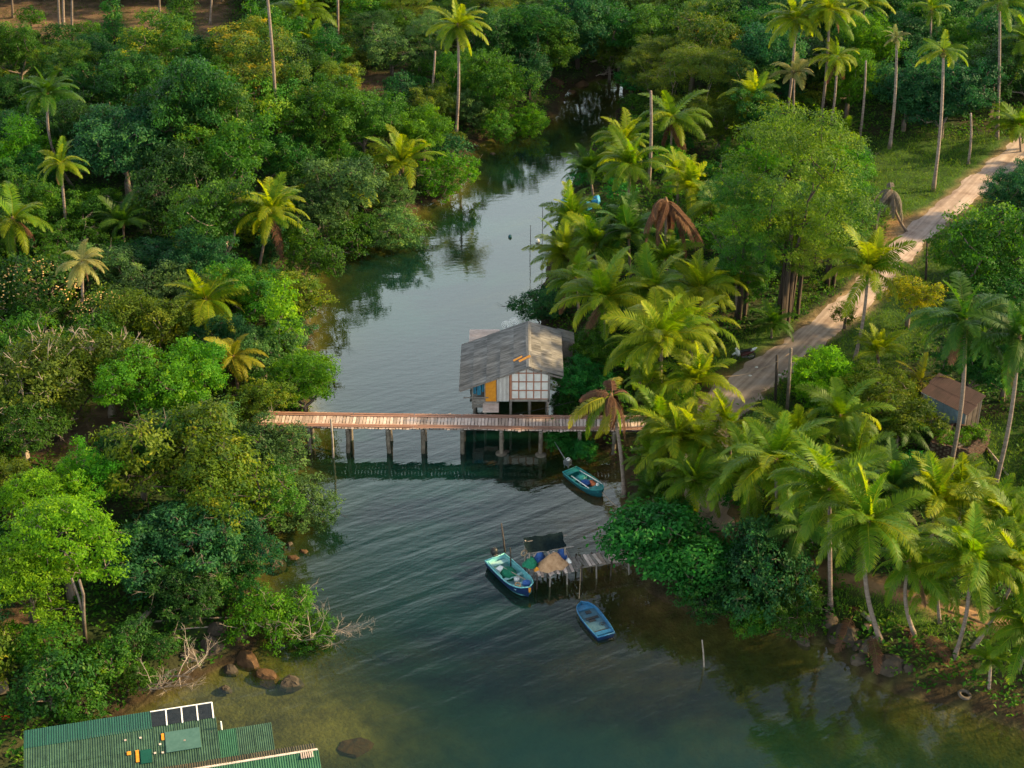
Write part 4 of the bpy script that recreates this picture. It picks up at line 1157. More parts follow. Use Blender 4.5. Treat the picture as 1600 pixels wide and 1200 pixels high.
# ---------------------------------------------------------------- keep-clear zones and the filling wood
W_PX = [(905, 140), (960, 140), (940, 190), (890, 250), (865, 300), (840, 360), (832, 430), (812, 470), (820, 500), (890, 520), (900, 640), (850, 700), (960, 775), (930, 830),
        (960, 880), (1010, 920), (1090, 970), (1240, 1010), (1340, 1060), (1600, 1120), (1600, 1200), (480, 1200), (430, 1120), (330, 1095), (440, 1060), (540, 1010), (535, 930),
        (500, 880), (400, 890), (380, 830), (480, 820), (520, 790), (480, 700), (510, 640), (512, 560), (505, 480), (515, 405), (640, 380), (660, 345), (735, 305), (745, 240), (800, 205)]
KEEP_PX = [W_PX,
    [(-10, -10), (170, -10), (170, 30), (60, 40), (-10, 40)], [(185, -10), (262, -10), (262, 45), (200, 45)], [(296, -10), (372, -10), (352, 48), (312, 50)],
    [(552, 108), (625, 112), (630, 140), (560, 146)],
    [(1360, 214), (1600, 205), (1600, 262), (1545, 300), (1420, 420), (1345, 500), (1260, 590), (1180, 650), (1105, 650), (1110, 545), (1200, 500), (1290, 460), (1370, 380), (1360, 300)],
    [(1420, 380), (1500, 330), (1520, 380), (1440, 440)], [(1330, 490), (1450, 440), (1470, 520), (1380, 560), (1280, 560)],
    [(1440, 580), (1545, 600), (1570, 700), (1500, 760), (1440, 690)], [(1490, 690), (1610, 640), (1610, 800), (1530, 800)],
    [(25, 1130), (340, 1090), (480, 1140), (490, 1210), (20, 1210)], [(710, 490), (900, 490), (900, 650), (710, 650)], [(410, 640), (1000, 640), (1000, 680), (410, 680)],
    [(20, 640), (120, 600), (180, 640), (170, 700), (60, 720)], [(160, 940), (420, 930), (460, 1090), (280, 1120), (150, 1020)], [(1290, 900), (1620, 940), (1620, 1110), (1400, 1090), (1280, 1020)],
    [(110, 920), (150, 920), (150, 1000), (110, 1000)]]
KEEP = [[(float(a), float(b)) for a, b in k] for k in KEEP_PX]
GROVE = [(870, 200), (1010, 140), (1100, 200), (1150, 400), (1120, 680), (1300, 650), (1440, 700), (1620, 780), (1620, 1060), (1300, 1010), (1000, 900), (900, 660), (830, 480)]
def inside(poly, u, v):
    ins = False; n = len(poly); j = n - 1
    for i in range(n):
        ax, ay = poly[i]; bx, by = poly[j]
        if (ay > v) != (by > v) and u < (bx - ax) * (v - ay) / (by - ay) + ax: ins = not ins
        j = i
    return ins
def clear_ok(c, R):
    """false when a crown there would hide water, lane, clearing or building of the photograph"""
    s = px_scale(c) * R * .85; u, v = pix(c)
    for k in range(9):
        a = k * PI / 4; rr_ = s if k < 8 else 0
        for q in KEEP:
            if inside(q, u + rr_ * math.cos(a), v + rr_ * .85 * math.sin(a)): return False
    return True

MARKS = [(75, 150, 'the bent-trunk palm'), (95, 258, 'the slim straight palm'), (20, 345, 'the low broad palm'), (192, 352, 'the young dark palm'), (128, 412, 'the wilting palm'),
 (322, 472, 'the short-trunked yellow palm'), (422, 335, 'the large leaning yellow-green palm'), (430, 180, 'the tallest bare trunk'), (628, 262, 'the windblown young palm'), (715, 42, 'the lone waterside palm'),
 (470, 25, 'the broad dark palm'), (590, 125, 'the small bare clearing'), (290, 150, 'the biggest dark tree'), (230, 20, 'the brown clearing'), (100, 20, 'the three thin clearing trunks'),
 (176, 40, 'the narrow vine-covered tree'), (390, 62, 'the orange-tinged trees'), (905, 130, 'the head of the creek'), (820, 190, 'the outer creek bend'), (930, 90, 'the bleached branch'), (680, 120, 'the headless waterside trunk'),
 (1243, 40, 'the tall golden palm'), (1296, 20, 'the tall drooping palm'), (1353, 150, 'the headless tall trunk'), (1401, 62, 'the small-crowned palm'), (1474, 90, 'the slim clearing palm'), (1562, 20, 'the tallest clearing palm'),
 (1517, 215, 'the headless short trunk'), (1240, 250, 'the great rain tree'), (1174, 155, 'the spear-topped palm'), (1085, 70, 'the orange-patched tree'), (1050, 188, 'the bushy skirted palm'), (1017, 200, 'the bare trunk of the grove'),
 (1040, 330, 'the dead brown crown'), (962, 222, 'the upstream leaning palm'), (900, 345, 'the two thin stakes'), (945, 470, 'the palm over the grey roof'), (1034, 535, 'the biggest palm crown'), (1160, 555, 'the motorbike'),
 (1112, 520, 'the palm over the motorbike'), (955, 640, 'the half-dead palm'), (910, 750, 'the teal boat'), (1025, 830, 'the emerald tree'), (1212, 722, 'the large palm above the dark shrub'), (1356, 818, 'the largest near palm'),
 (1500, 620, 'the rusty shed'), (1500, 690, 'the brick tank'), (1356, 425, 'the golden palm by the lane'), (1508, 505, 'the palm with the blotched trunk'), (1555, 660, 'the stout pale trunk'), (1585, 290, 'the blue-green shrub tree'),
 (1565, 385, 'the glossy dark tree'), (1592, 200, 'the young palm by the lane top'), (230, 590, 'the bright round tree'), (60, 585, 'the flat-topped twiggy tree'), (55, 455, 'the blossoming shrub'), (290, 680, 'the huge olive mangrove'),
 (95, 835, 'the lime-green tree'), (425, 950, 'the low bright mangrove'), (442, 515, 'the creeper-draped tree'), (420, 655, 'the inland end of the footbridge'), (200, 1130, 'the green roof'), (205, 985, 'the two logs'), (1400, 990, 'the heap of dry fronds'),
 (1462, 790, 'the upright bright palm'), (1515, 880, 'the palm with wide arching fronds'), (255, 330, 'the bare grey branches'), (530, 280, 'the pale grey mangrove')]
USED = set()
ADJ = {'dark': 'dark green', 'blue': 'blue-green', 'mid': 'mid-green', 'grey': 'grey-green', 'olive': 'olive', 'bright': 'vivid green', 'lime': 'lime-green', 'yellow': 'yellow-tipped', 'orange': 'orange-tinged', 'fern': 'fern-green', 'emerald': 'emerald', 'gold': 'golden'}
NOUN = {'dense': 'leafy tree', 'mangrove': 'mangrove', 'feather': 'feathery tree', 'bush': 'low shrub', 'almond': 'large-leaved tree', 'column': 'vine-clad tree'}
def auto_label(kd, tone, u, v, R):
    """what the plant looks like and which landmark it stands by"""
    base = ADJ[tone] + ' ' + NOUN[kd]
    size = 'small ' if R < (1.4 if kd == 'bush' else 2.8) else 'large ' if R > (2.0 if kd == 'bush' else 4.0) else ''
    near = sorted(MARKS, key=lambda m: (m[0] - u) ** 2 + ((m[1] - v) * 1.2) ** 2)[:7]
    creek = 1 if u < 760 else -1
    for mu, mv, ph in near:
        dx, dy = (u - mu) * creek, v - mv
        rel = ('towards the creek from' if dx > 0 else 'inland of') if abs(dx) > abs(dy) * 1.2 else ('behind' if dy < 0 else 'in front of')
        for pre in ('', size):
            lb = f'{pre}{base} {rel} {ph}'
            if lb not in USED and (pre or not size):
                USED.add(lb); return lb, None
    lb = f'{size}{base} in the wood around {near[0][2]}'
    return lb, lb

frng = random.Random(11)
def fill(kd_fn, step, seed_pts, group):
    n = 0
    for x, y in seed_pts:
        sd = float(poly_sd(RIV, np.array([x]), np.array([y]))[0])
        if sd < .8: continue
        z = th(x, y)
        u, v = pix((x, y, z))
        if not (-120 < u < 1720 and -60 < v < 1230): continue
        kd, tone, h, R = kd_fn(u, v, sd)
        if kd is None or (u > 1190 and 172 < v < 300 and R > 2.2): continue
        if any((x - a) ** 2 + (y - b) ** 2 < (max(.62 * (R + c), 1.0) if c > 1.31 else 1.1 + .25 * R) ** 2 for a, b, c in PLACED): continue
        c = Vector((x, y, z + h))
        if not clear_ok(c, R): continue
        cu, cv = pix(c)
        if cv < -40 - R * px_scale(c): continue
        lb, gr = auto_label(kd, tone, cu, cv, R)
        tree(kd, tone, (x, y, z - .05), h, R, lb, gr or group)
        n += 1
    return n

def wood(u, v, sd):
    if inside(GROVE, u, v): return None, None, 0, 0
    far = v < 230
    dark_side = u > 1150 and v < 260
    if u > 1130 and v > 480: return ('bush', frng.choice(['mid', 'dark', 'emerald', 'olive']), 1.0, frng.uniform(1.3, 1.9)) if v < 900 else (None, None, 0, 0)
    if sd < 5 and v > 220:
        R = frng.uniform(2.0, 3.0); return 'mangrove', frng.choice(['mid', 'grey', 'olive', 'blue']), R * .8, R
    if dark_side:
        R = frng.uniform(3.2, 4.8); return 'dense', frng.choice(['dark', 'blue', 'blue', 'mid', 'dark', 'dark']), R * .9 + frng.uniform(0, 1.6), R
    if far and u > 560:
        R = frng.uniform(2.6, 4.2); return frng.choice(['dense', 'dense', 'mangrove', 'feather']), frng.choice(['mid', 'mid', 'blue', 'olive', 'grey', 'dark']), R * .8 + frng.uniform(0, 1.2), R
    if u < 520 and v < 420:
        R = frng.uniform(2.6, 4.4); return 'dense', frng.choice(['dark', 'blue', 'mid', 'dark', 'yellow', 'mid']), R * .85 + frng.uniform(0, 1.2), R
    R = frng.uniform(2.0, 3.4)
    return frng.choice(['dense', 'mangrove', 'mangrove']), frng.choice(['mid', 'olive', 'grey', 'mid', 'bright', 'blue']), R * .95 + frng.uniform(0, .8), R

def undershrub(u, v, sd):
    R = frng.uniform(1.0, 1.9)
    if inside(GROVE, u, v): return 'bush', frng.choice(['mid', 'emerald', 'dark', 'bright', 'mid']), R * .7, R
    return 'bush', frng.choice(['dark', 'mid', 'blue', 'olive', 'mid', 'emerald']), R * .75, R

def grid(step, y0, y1):
    out = []
    y = y0
    while y < y1:
        x = -75
        while x < 75:
            out.append((x + frng.uniform(-.4, .4) * step, y + frng.uniform(-.4, .4) * step)); x += step
        y += step
    frng.shuffle(out)
    return out
NF1 = fill(wood, 4.2, grid(3.0, 66, 212), 'trees of the creek wood')
NF2 = fill(undershrub, 3.0, grid(3.5, 66, 190), 'shrubs of the creek wood')
print('fill', NF1, NF2)
# ---------------------------------------------------------------- materials of the built things
WOOD = M('weathered_plank', (.22, .15, .12), (.42, .32, .27), .85, 3, bump=.3, objvar=.28, stretch=(1, 4, 4))
WOODP = M('pale_plank', (.36, .26, .22), (.58, .46, .41), .85, 3, bump=.3, objvar=.22)
WOODR = M('red_plank', (.17, .085, .06), (.32, .175, .125), .8, 2, bump=.3, objvar=.2, stretch=(.6, 4, 4))
WOODG = M('grey_timber', (.12, .10, .09), (.27, .23, .20), .9, 3, bump=.3, objvar=.2)
WOODD = M('dark_timber', (.03, .024, .02), (.08, .06, .05), .9, 3, bump=.3, objvar=.2)
CONC = M('stained_concrete', (.06, .046, .034), (.20, .165, .13), .9, 2.2, bump=.5, objvar=.12)
STONE = M('river_stone', (.025, .02, .014), (.075, .056, .04), .9, 1.6, bump=.8, objvar=.3)
STONEO = M('ochre_stone', (.035, .019, .009), (.10, .052, .022), .9, 1.6, bump=.7, objvar=.25)
ROOFG = M('weathered_grey_sheet', (.06, .056, .054), (.25, .235, .225), .85, 1.6, 6, bump=.25, objvar=.2, stretch=(5, .6, 1))
WHITE = M('chalky_white', (.52, .48, .45), (.72, .68, .64), .8, 2, objvar=.05)
FRAMEW = M('red_brown_batten', (.26, .10, .06), (.38, .17, .10), .75, 4, objvar=.1)
ORANGE = M('orange_board', (.48, .17, .012), (.66, .27, .02), .6, 6)
TEAL = M('teal_boat_paint', (.012, .12, .12), (.02, .28, .28), .5, 7, 9, objvar=0, spec=.5)
TEALD = M('dark_teal_paint', (.004, .06, .08), (.01, .10, .12), .5, 5, spec=.5)
AQUA = M('aqua_boat_paint', (.07, .27, .31), (.17, .47, .49), .5, 7, 9, spec=.5)
AQUAP = M('pale_aqua_deck', (.20, .38, .38), (.40, .60, .59), .6, 6, 9)
NAVY = M('navy_hull_paint', (.004, .012, .05), (.008, .03, .10), .4, 4, spec=.5)
BLUE = M('blue_boat_paint', (.012, .07, .15), (.016, .16, .33), .5, 7, 9, spec=.5)
BLUED = M('worn_blue_deck', (.02, .07, .12), (.06, .13, .17), .7, 5)
BLACK = M('black_plastic', (.010, .010, .012), (.028, .028, .03), .45, 5)
GREYM = M('grey_metal', (.10, .105, .11), (.22, .23, .24), .4, 4, metal=.6)
GNET = M('green_net', (.004, .10, .055), (.02, .22, .12), .9, 9, bump=1, bscale=25)
BTARP = M('blue_tarp', (.01, .05, .22), (.04, .12, .36), .6, 6, bump=.6)
TTARP = M('tan_tarp', (.30, .16, .08), (.50, .30, .17), .8, 3, bump=.8)
SHADE = M('dark_shade_net', (.003, .007, .009), (.010, .02, .022), .95, 7, bump=.6, spec=.05)
REDN = M('orange_net', (.45, .09, .03), (.65, .20, .08), .8, 10, bump=.8, bscale=25)
WHITEB = M('white_plastic', (.68, .66, .64), (.80, .78, .76), .5, 4)
ROPE = M('pale_rope', (.26, .17, .10), (.42, .30, .20), .9, 8)
GREENN = M('new_green_sheet', (.002, .042, .030), (.004, .060, .042), .5, 3, objvar=.05)
GREENO = M('faded_green_sheet', (.007, .030, .019), (.032, .082, .050), .7, 2.5, 8, objvar=.16)
GREENB = M('bright_green_sheet', (.006, .055, .028), (.018, .095, .048), .65, 2.5, 8, objvar=.12)
MOSS = M('mossy_brown_sheet', (.025, .03, .016), (.075, .06, .035), .9, 2.5, 8, objvar=.2)
PATCHB = M('pale_blue_sheet', (.035, .09, .078), (.06, .13, .112), .6, 3)
SOLAR = M('dark_panel', (.010, .014, .018), (.022, .026, .03), .25, 3, spec=.6)
RUST = M('rust_brown_sheet', (.030, .015, .014), (.058, .027, .024), .75, 2.2, 8, objvar=.12)
ZINC = M('blue_grey_sheet', (.10, .15, .19), (.20, .26, .30), .6, 2.5, objvar=.12)
BRICKM = M('old_brick', (.034, .018, .013), (.072, .038, .027), .9, 5, bump=.5, objvar=.3)
MORTAR = M('old_mortar', (.10, .08, .055), (.20, .16, .11), .95, 4)
LAUND = M('blue_cloth', (.02, .12, .20), (.05, .22, .32), .9, 6)

def joint(mb, name, mat, parent, **k): return mb.build(name, mat, parent, **k)

# ---------------------------------------------------------------- footbridge
ZB = 2.1
bl, br = P(398, 655, ZB), P(1012, 662, ZB)
bd = (br - bl); bd.z = 0; BL = bd.length; bd.normalize(); bn = Vector((-bd.y, bd.x, 0))
BW = 2.0; baz = math.atan2(bd.y, bd.x)
bridge = thing('footbridge', 'long plank footbridge on concrete posts crossing the creek', 'bridge', (bl.x, bl.y, 0))
brng = random.Random(5)
pm = [MB().box((0, 0, 0), (.205, BW, .05), jit=.008).mesh('plank') for _ in range(3)]
n = int(BL / .235)
for i in range(n):
    s = (i + .5) / n * BL
    c = bl + bd * s + bn * (.07 * math.sin(s * .55) + .03 * math.sin(s * 1.7)) - bridge.location
    ln = brng.uniform(.96, 1.03) * (1.13 if brng.random() < .07 else 1)
    z = ZB + brng.uniform(-.008, .008) - .05 * math.sin(s / BL * PI)
    o = link('plank', brng.choice(pm), bridge, WOODP if brng.random() < .62 else WOOD, (c.x, c.y, z), (0, brng.uniform(-.02, .02), baz + brng.uniform(-.03, .03)), (brng.uniform(.85, 1.05), ln, 1))
for off in (.62, .86, -.60, -.84):
    s = 0
    while s < BL - .5:
        L = min(brng.uniform(3.2, 4.4), BL - s)
        c = bl + bd * (s + L / 2) + bn * (off + brng.uniform(-.02, .02))
        MB().box((c.x, c.y, ZB + .052 - .05 * math.sin(s / BL * PI)), (L - .05, .17, .045), baz + brng.uniform(-.006, .006)).build('running_board', WOODR, bridge)
        s += L
for off in (.75, 0, -.75):
    s = 0
    while s < BL - .3:
        L = min(4.1, BL - s); c = bl + bd * (s + L / 2) + bn * off
        MB().box((c.x, c.y, ZB - .13), (L - .02, .10, .16), baz).build('stringer', WOODD, bridge); s += L
PILE_U = [481, 542, 605, 660, 722, 783, 845, 906, 960]
for u in PILE_U:
    q = P(u, 668, ZB)
    s = (q - bl).dot(bd)
    for off in (-.82, .82):
        c = bl + bd * s + bn * off
        zb = th(c.x, c.y) - .5
        MB().tube([(c.x + brng.uniform(-.1, .1), c.y, zb), (c.x + brng.uniform(-.06, .06), c.y, .0), (c.x + brng.uniform(-.03, .03), c.y, .9), (c.x, c.y, ZB - .26)], [.15, .15, .145, .14], 8).build('pile', CONC, bridge, True)
    c = bl + bd * s
    MB().box((c.x, c.y, ZB - .23), (.2, BW - .1, .12), baz).build('cross_beam', WOODG, bridge)
for u, v in ((783, 710), (845, 712)):
    q = P(u, v - 2, .05)
    MB().tube([(q.x, q.y, -1), (q.x, q.y, .05), (q.x, q.y, .10)], [.44, .40, .30], 12).build('footing', CONC, bridge, True)

def pole(ub, vb, ut, vt, r, mat, label, name='wooden_pole', cat='pole', zb=0.0, group=None):
    b = P(ub, vb, zb) if zb is not None else hit(ub, vb)
    t = PY(ut, vt, b.y)
    low = Vector((b.x, b.y, th(b.x, b.y) - .4))
    o = link(name, MB().tube([low, b, b.lerp(t, .5) + Vector((.02, 0, 0)), t], [r, r, r * .95, r * .8], 7).mesh(name, True, b), None, mat, b)
    return tag(o, label, cat, group)
pole(521, 715, 517, 655, .085, WOODG, 'lone wooden pole standing in the water beside the footbridge')
pole(789, 864, 783, 818, .06, WOODD, 'dark leaning stake at the stern of the aqua boat')
pole(798, 888, 797, 856, .05, WOODD, 'short stake between the aqua boat and the jetty')
pole(847, 384, 848, 318, .03, WOODD, 'tall thin stake in the creek, nearer the palms')
pole(828, 403, 829, 352, .03, WOODD, 'short thin stake in the creek, out in the open water')
pole(1100, 1042, 1097, 1000, .05, TWIG, 'pale bent stick standing in the green shallows')
pole(1211, 630, 1214, 555, .11, WOODD, 'dark timber post beside the lane', 'utility_post', 'post', None, 'posts beside the lane')
pole(1229, 650, 1236, 544, .13, CONC, 'grey concrete post beside the lane', 'utility_post', 'post', None, 'posts beside the lane')
pole(1446, 442, 1449, 374, .10, WOODD, 'dark post at the top edge of the grassy slope', 'utility_post', 'post', None, 'posts beside the lane')
def cable(a, b, sag, r, label):
    m_ = [a.lerp(b, t) + Vector((0, 0, -sag * 4 * t * (1 - t))) for t in [i / 12 for i in range(13)]]
    o = link('cable', MB().tube(m_, r, 4).mesh('cable', True, a), None, BLACK if 'dark' in label else ROPE, a); tag(o, label, 'cable')
q = hit(1232, 648); cable(PY(1234, 552, q.y), PY(1130, 588, q.y - 1), .5, .015, 'thin cable from the concrete post towards the palms')

# ---------------------------------------------------------------- stilt hut
ZF = 2.45
Yf = P(828, 627, ZF).y
def H(u, v): return PY(u, v, Yf)
hx = lambda u: H(u, 620).x
XL, XD0, XD1, XC1, XR = hx(738), hx(757.5), hx(776), hx(799), hx(857)
rf = H(826.5, 574.5); XRG, ZR = rf.x, rf.z
eL = H(718.5, 611); eR = H(879, 588)
pitL = (ZR - eL.z) / (XRG - eL.x); pitR = (ZR - eR.z) / (eR.x - XRG)
yb_ = P(824, 503, ZR).y; LEN = yb_ - Yf
hut = thing('stilt_hut', 'grey-roofed wooden hut on stilts beside the footbridge', 'hut', (XRG, Yf, 0))
OV = .35                                                         # roof overhang in front of the wall
yw = Yf + OV
def roof_z(x): return ZR - (pitL * (XRG - x) if x < XRG else pitR * (x - XRG))
# roof sheets: five courses on the long slope, three on the short one
def corr_sheet(w, l, nw, amp, th=.012, jit=0.0, seed=0):
    """corrugated sheet: w along X (across the waves), l along Y, nw waves"""
    rr = random.Random(seed); k = nw * 4 + 1; mb = MB(); vs = []
    for j in range(2):
        for i in range(k):
            vs.append((-w / 2 + w * i / (k - 1), -l / 2 + l * j, amp * math.sin(2 * PI * i / 4) + (rr.uniform(-jit, jit) if jit else 0)))
    fs = [(i, i + 1, k + i + 1, k + i) for i in range(k - 1)]
    mb.add(vs, fs); mb.add([(x, y, z - th) for x, y, z in vs], [f[::-1] for f in fs])
    b = 2 * k
    mb.add([vs[0], vs[k - 1], vs[k - 1], vs[0]], [])
    mb.f += [(i, i + b, i + 1 + b, i + 1) for i in range(k - 1)] + [(k + i, k + i + 1, k + i + 1 + b, k + i + b) for i in range(k - 1)]
    return mb.mesh('roof_sheet')
def lay_sheets(parent, name, mats, p0, du, dv, nu, nv, lap, waves, amp, rr, meshes=None, lift=.012, thick=.012):
    """sheets over the parallelogram p0, p0+du, p0+dv: waves run along dv (down the slope); mats(i, j) picks the material"""
    p0, du, dv = Vector(p0), Vector(du), Vector(dv)
    ex, ey = du.normalized(), dv.normalized(); ez = ex.cross(ey).normalized()
    if ez.z < 0: ez = -ez
    w, l = du.length / nu, dv.length / nv
    ms = [corr_sheet(w * 1.04, l + lap, waves, amp, thick, .004, s) for s in range(3)]
    rot = Matrix((ex, ey, ez)).transposed()
    if rot.determinant() < 0: rot = Matrix((-ex, ey, ez)).transposed()
    for j in range(nv):
        for i in range(nu):
            m = mats(i, j)
            if m is None: continue
            c = p0 + du * ((i + .5) / nu) + dv * ((j + .5) / nv) + ez * (lift * (nv - j) + (.006 if i % 2 else 0) + rr.uniform(0, .004))
            o = link(name, rr.choice(ms), parent, m, c - parent.location)
            o.rotation_euler = (rot @ Matrix.Rotation(rr.uniform(-.006, .006), 3, 'Z')).to_euler()
hr = random.Random(9)
ridge0 = Vector((XRG, Yf, ZR)); yv = Vector((0, LEN, 0))
dL = Vector((eL.x - XRG, 0, eL.z - ZR)); dR = Vector((eR.x - XRG, 0, eR.z - ZR))
lay_sheets(hut, 'roof_sheet', lambda i, j: ROOFG, ridge0 + Vector((-.02, 0, 0)), yv, dL, 8, 5, .12, 4, .028, hr)
lay_sheets(hut, 'roof_sheet', lambda i, j: ROOFG, ridge0 + Vector((.02, 0, 0)), yv, dR, 8, 3, .12, 4, .028, hr)
for k in range(6):
    c = (XRG, Yf + LEN * (k + .5) / 6, ZR + .075)
    for s in (-1, 1):
        MB().box((c[0] + s * .09, c[1], c[2] - .02), (.2, LEN / 6 - .02, .03), 0, 0, s * math.atan(pitL if s < 0 else pitR)).build('ridge_cap', ROOFG, hut)
for d, s in ((dL, -1), (dR, 1)):                                  # barge boards on the gable edges
    for yy in (Yf + .02, Yf + LEN - .02):
        a_, b_ = Vector((XRG, yy, ZR - .09)), Vector((XRG, yy, ZR - .09)) + d
        MB().quadbox([a_ + Vector((0, -.025, 0)), b_ + Vector((0, -.025, 0)), b_ + Vector((0, .025, 0)), a_ + Vector((0, .025, 0))], .12).build('barge_board', WOODG, hut)
for (fx_, fy_, w, l) in ((.06, .19, .9, .26), (.16, .24, .7, .2)):
    p = ridge0 + dL * fx_ + yv * fy_
    MB().box((p.x, p.y, p.z + .12), (w, l, .02), .3, 0, -math.atan(pitL)).build('repair_patch', ORANGE, hut)
# floor, stilts
MB().box(((XL + XR) / 2, yw + LEN / 2 - .3, ZF - .09), (XR - XL, LEN - .8, .14)).build('floor', WOODG, hut)
MB().box(((XC1 + XR) / 2, yw - .02, ZF - .10), (XR - XC1 + .15, .10, .17)).build('sill_beam', WOODG, hut)
for fx_ in (XL + .1, XD0, XC1 - .05, (XC1 + XR) / 2, XR - .05):
    for fy_ in (.05, .35, .68, .98):
        y = yw + .1 + (LEN - .9) * fy_
        MB().tube([(fx_, y, th(fx_, y) - .4), (fx_, y, ZF - .16)], .10, 7).build('stilt', WOODG, hut, True)
# front wall, white panels in a red-brown frame under the gable
cols = [XC1 + (XR - XC1) * k / 5 for k in range(6)]
rows = [ZF + k * (.70) for k in range(5)]
for i in range(5):
    for j in range(5):
        x0, x1 = cols[i] + .012, cols[i + 1] - .012
        z0 = rows[j] + .012; z1 = rows[j + 1] - .012 if j < 4 else 99
        t0, t1 = min(z1, roof_z(x0) - .12), min(z1, roof_z(x1) - .12)
        if min(t0, t1) - z0 < .06: continue
        pts = [(x0, yw, z0), (x1, yw, z0), (x1, yw, t1), (x0, yw, t0)]
        if x0 < XRG < x1 and z1 > ZR - .12: pts = [(x0, yw, z0), (x1, yw, z0), (x1, yw, t1), (XRG, yw, ZR - .12), (x0, yw, t0)]
        MB().quadbox(pts, .03).build('wall_panel', WHITE, hut)
for x in cols:
    zt = roof_z(x) - .13
    MB().box((x, yw - .022, (ZF + zt) / 2), (.075, .045, zt - ZF)).build('batten', FRAMEW, hut)
for z in rows[:4]:
    MB().box(((XC1 + XR) / 2, yw - .03, z + .0), (XR - XC1, .05, .07)).build('batten', FRAMEW, hut)
MB().box((XC1 - .05, yw - .035, (ZF + roof_z(XC1)) / 2 - .1), (.16, .07, roof_z(XC1) - ZF - .15)).build('corner_post', FRAMEW, hut)
MB().box((XR + .03, yw - .02, (ZF + roof_z(XR)) / 2 - .2), (.14, .10, roof_z(XR) - ZF + .25)).build('corner_post', WOODG, hut)
# ribbed white panel between door and framed wall: single upright boards
nb = 9
for k in range(nb):
    x0 = XD1 + .05 + (XC1 - .14 - XD1 - .05) * k / nb; x1 = XD1 + .05 + (XC1 - .14 - XD1 - .05) * (k + .62) / nb
    z0 = ZF - .22
    MB().quadbox([(x0, yw, z0), (x1, yw, z0), (x1, yw, roof_z(x1) - .13), (x0, yw, roof_z(x0) - .13)], .04).build('wall_board', WHITE, hut)
MB().quadbox([(XD1 + .03, yw + .06, ZF - .2), (XC1 - .12, yw + .06, ZF - .2), (XC1 - .12, yw + .06, roof_z(XC1 - .12) - .12), (XD1 + .03, yw + .06, roof_z(XD1) - .12)], .03).build('wall', WOODR, hut)
# orange door, lower boards and step
zd0 = H(766, 631).z
MB().quadbox([(XD0 + .04, yw - .02, zd0), (XD1 - .02, yw - .02, zd0), (XD1 - .02, yw - .02, roof_z(XD1) - .14), (XD0 + .04, yw - .02, roof_z(XD0) - .14)], .05).build('door', ORANGE, hut)
for x in (XD0, XD1 + .01):
    MB().box((x, yw - .03, (zd0 + roof_z(x)) / 2 - .1), (.07, .08, roof_z(x) - zd0 - .1)).build('door_post', WOODG, hut)
for k in range(4):
    z = zd0 - .08 - k * .2
    MB().box(((XD0 + XD1) / 2, yw - .05 - .03 * k, z), (XD1 - XD0 + .12, .05, .17), 0, random.uniform(-.03, .03)).build('step_board', WOODP if k > 1 else WOODG, hut)
MB().box(((XD0 + XD1) / 2, (yw + bl.y + BW / 2) / 2 + .1, ZB - .02), (XD1 - XD0 + .3, abs(yw - bl.y - BW / 2) + .2, .08)).build('gangway', WOODP, hut)
# open porch at the water side
MB().box((XL, yw, (roof_z(XL) + ZF - .9) / 2), (.11, .11, roof_z(XL) - ZF + .7)).build('porch_post', WOODG, hut)
MB().box((XL + .02, yw + 2.6, (roof_z(XL) + ZF) / 2), (.10, .10, roof_z(XL) - ZF)).build('porch_post', WOODG, hut)
MB().box(((XL + XD0) / 2 - .2, yw - .05, ZF + .12), (XD0 - XL + .9, .06, .07)).build('porch_rail', WOODG, hut)
for k in range(3):
    MB().box(((XL + XD0) / 2, yw - .03, ZF - .1 - k * .25), (XD0 - XL, .04, .2)).build('porch_board', WOODG, hut)
MB().quadbox([(XL + .1, yw + 1.2, ZF), (XD0, yw + 1.2, ZF), (XD0, yw + 1.2, roof_z(XD0) - .1), (XL + .1, yw + 1.2, roof_z(XL) - .05)], .04).build('porch_wall', WOODD, hut)
# side and rear walls
MB().quadbox([(XR, yw, ZF), (XR, yw + LEN - .8, ZF), (XR, yw + LEN - .8, roof_z(XR) - .1), (XR, yw, roof_z(XR) - .1)], .05).build('side_wall', WOODD, hut)
MB().quadbox([(XL + .6, yw + LEN - .8, ZF), (XL + .6, yw + 1.3, ZF), (XL + .6, yw + 1.3, roof_z(XL + .6) - .1), (XL + .6, yw + LEN - .8, roof_z(XL + .6) - .1)], .05).build('side_wall', WOODG, hut)
MB().quadbox([(XL + .6, yw + LEN - .75, ZF), (XR, yw + LEN - .75, ZF), (XR, yw + LEN - .75, roof_z(XR) - .1), (XRG, yw + LEN - .75, ZR - .12), (XL + .6, yw + LEN - .75, roof_z(XL + .6) - .1)], .05).build('rear_wall', WOODG, hut)
for k in range(9):  # added boards that keep bright sky out of the water under the hut
    x0 = XL + .7 + (XR - XL - .8) * k / 9; x1 = XL + .7 + (XR - XL - .8) * (k + 1) / 9
    ys_ = yw + LEN - .95 + .05 * (k % 2)
    MB().quadbox([(x0, ys_, .25 + .1 * (k % 3)), (x1 + .03, ys_, .25 + .1 * (k % 3)), (x1 + .03, ys_, ZF - .18), (x0, ys_, ZF - .18)], .03).build('sky_block_board', WOODD, hut)
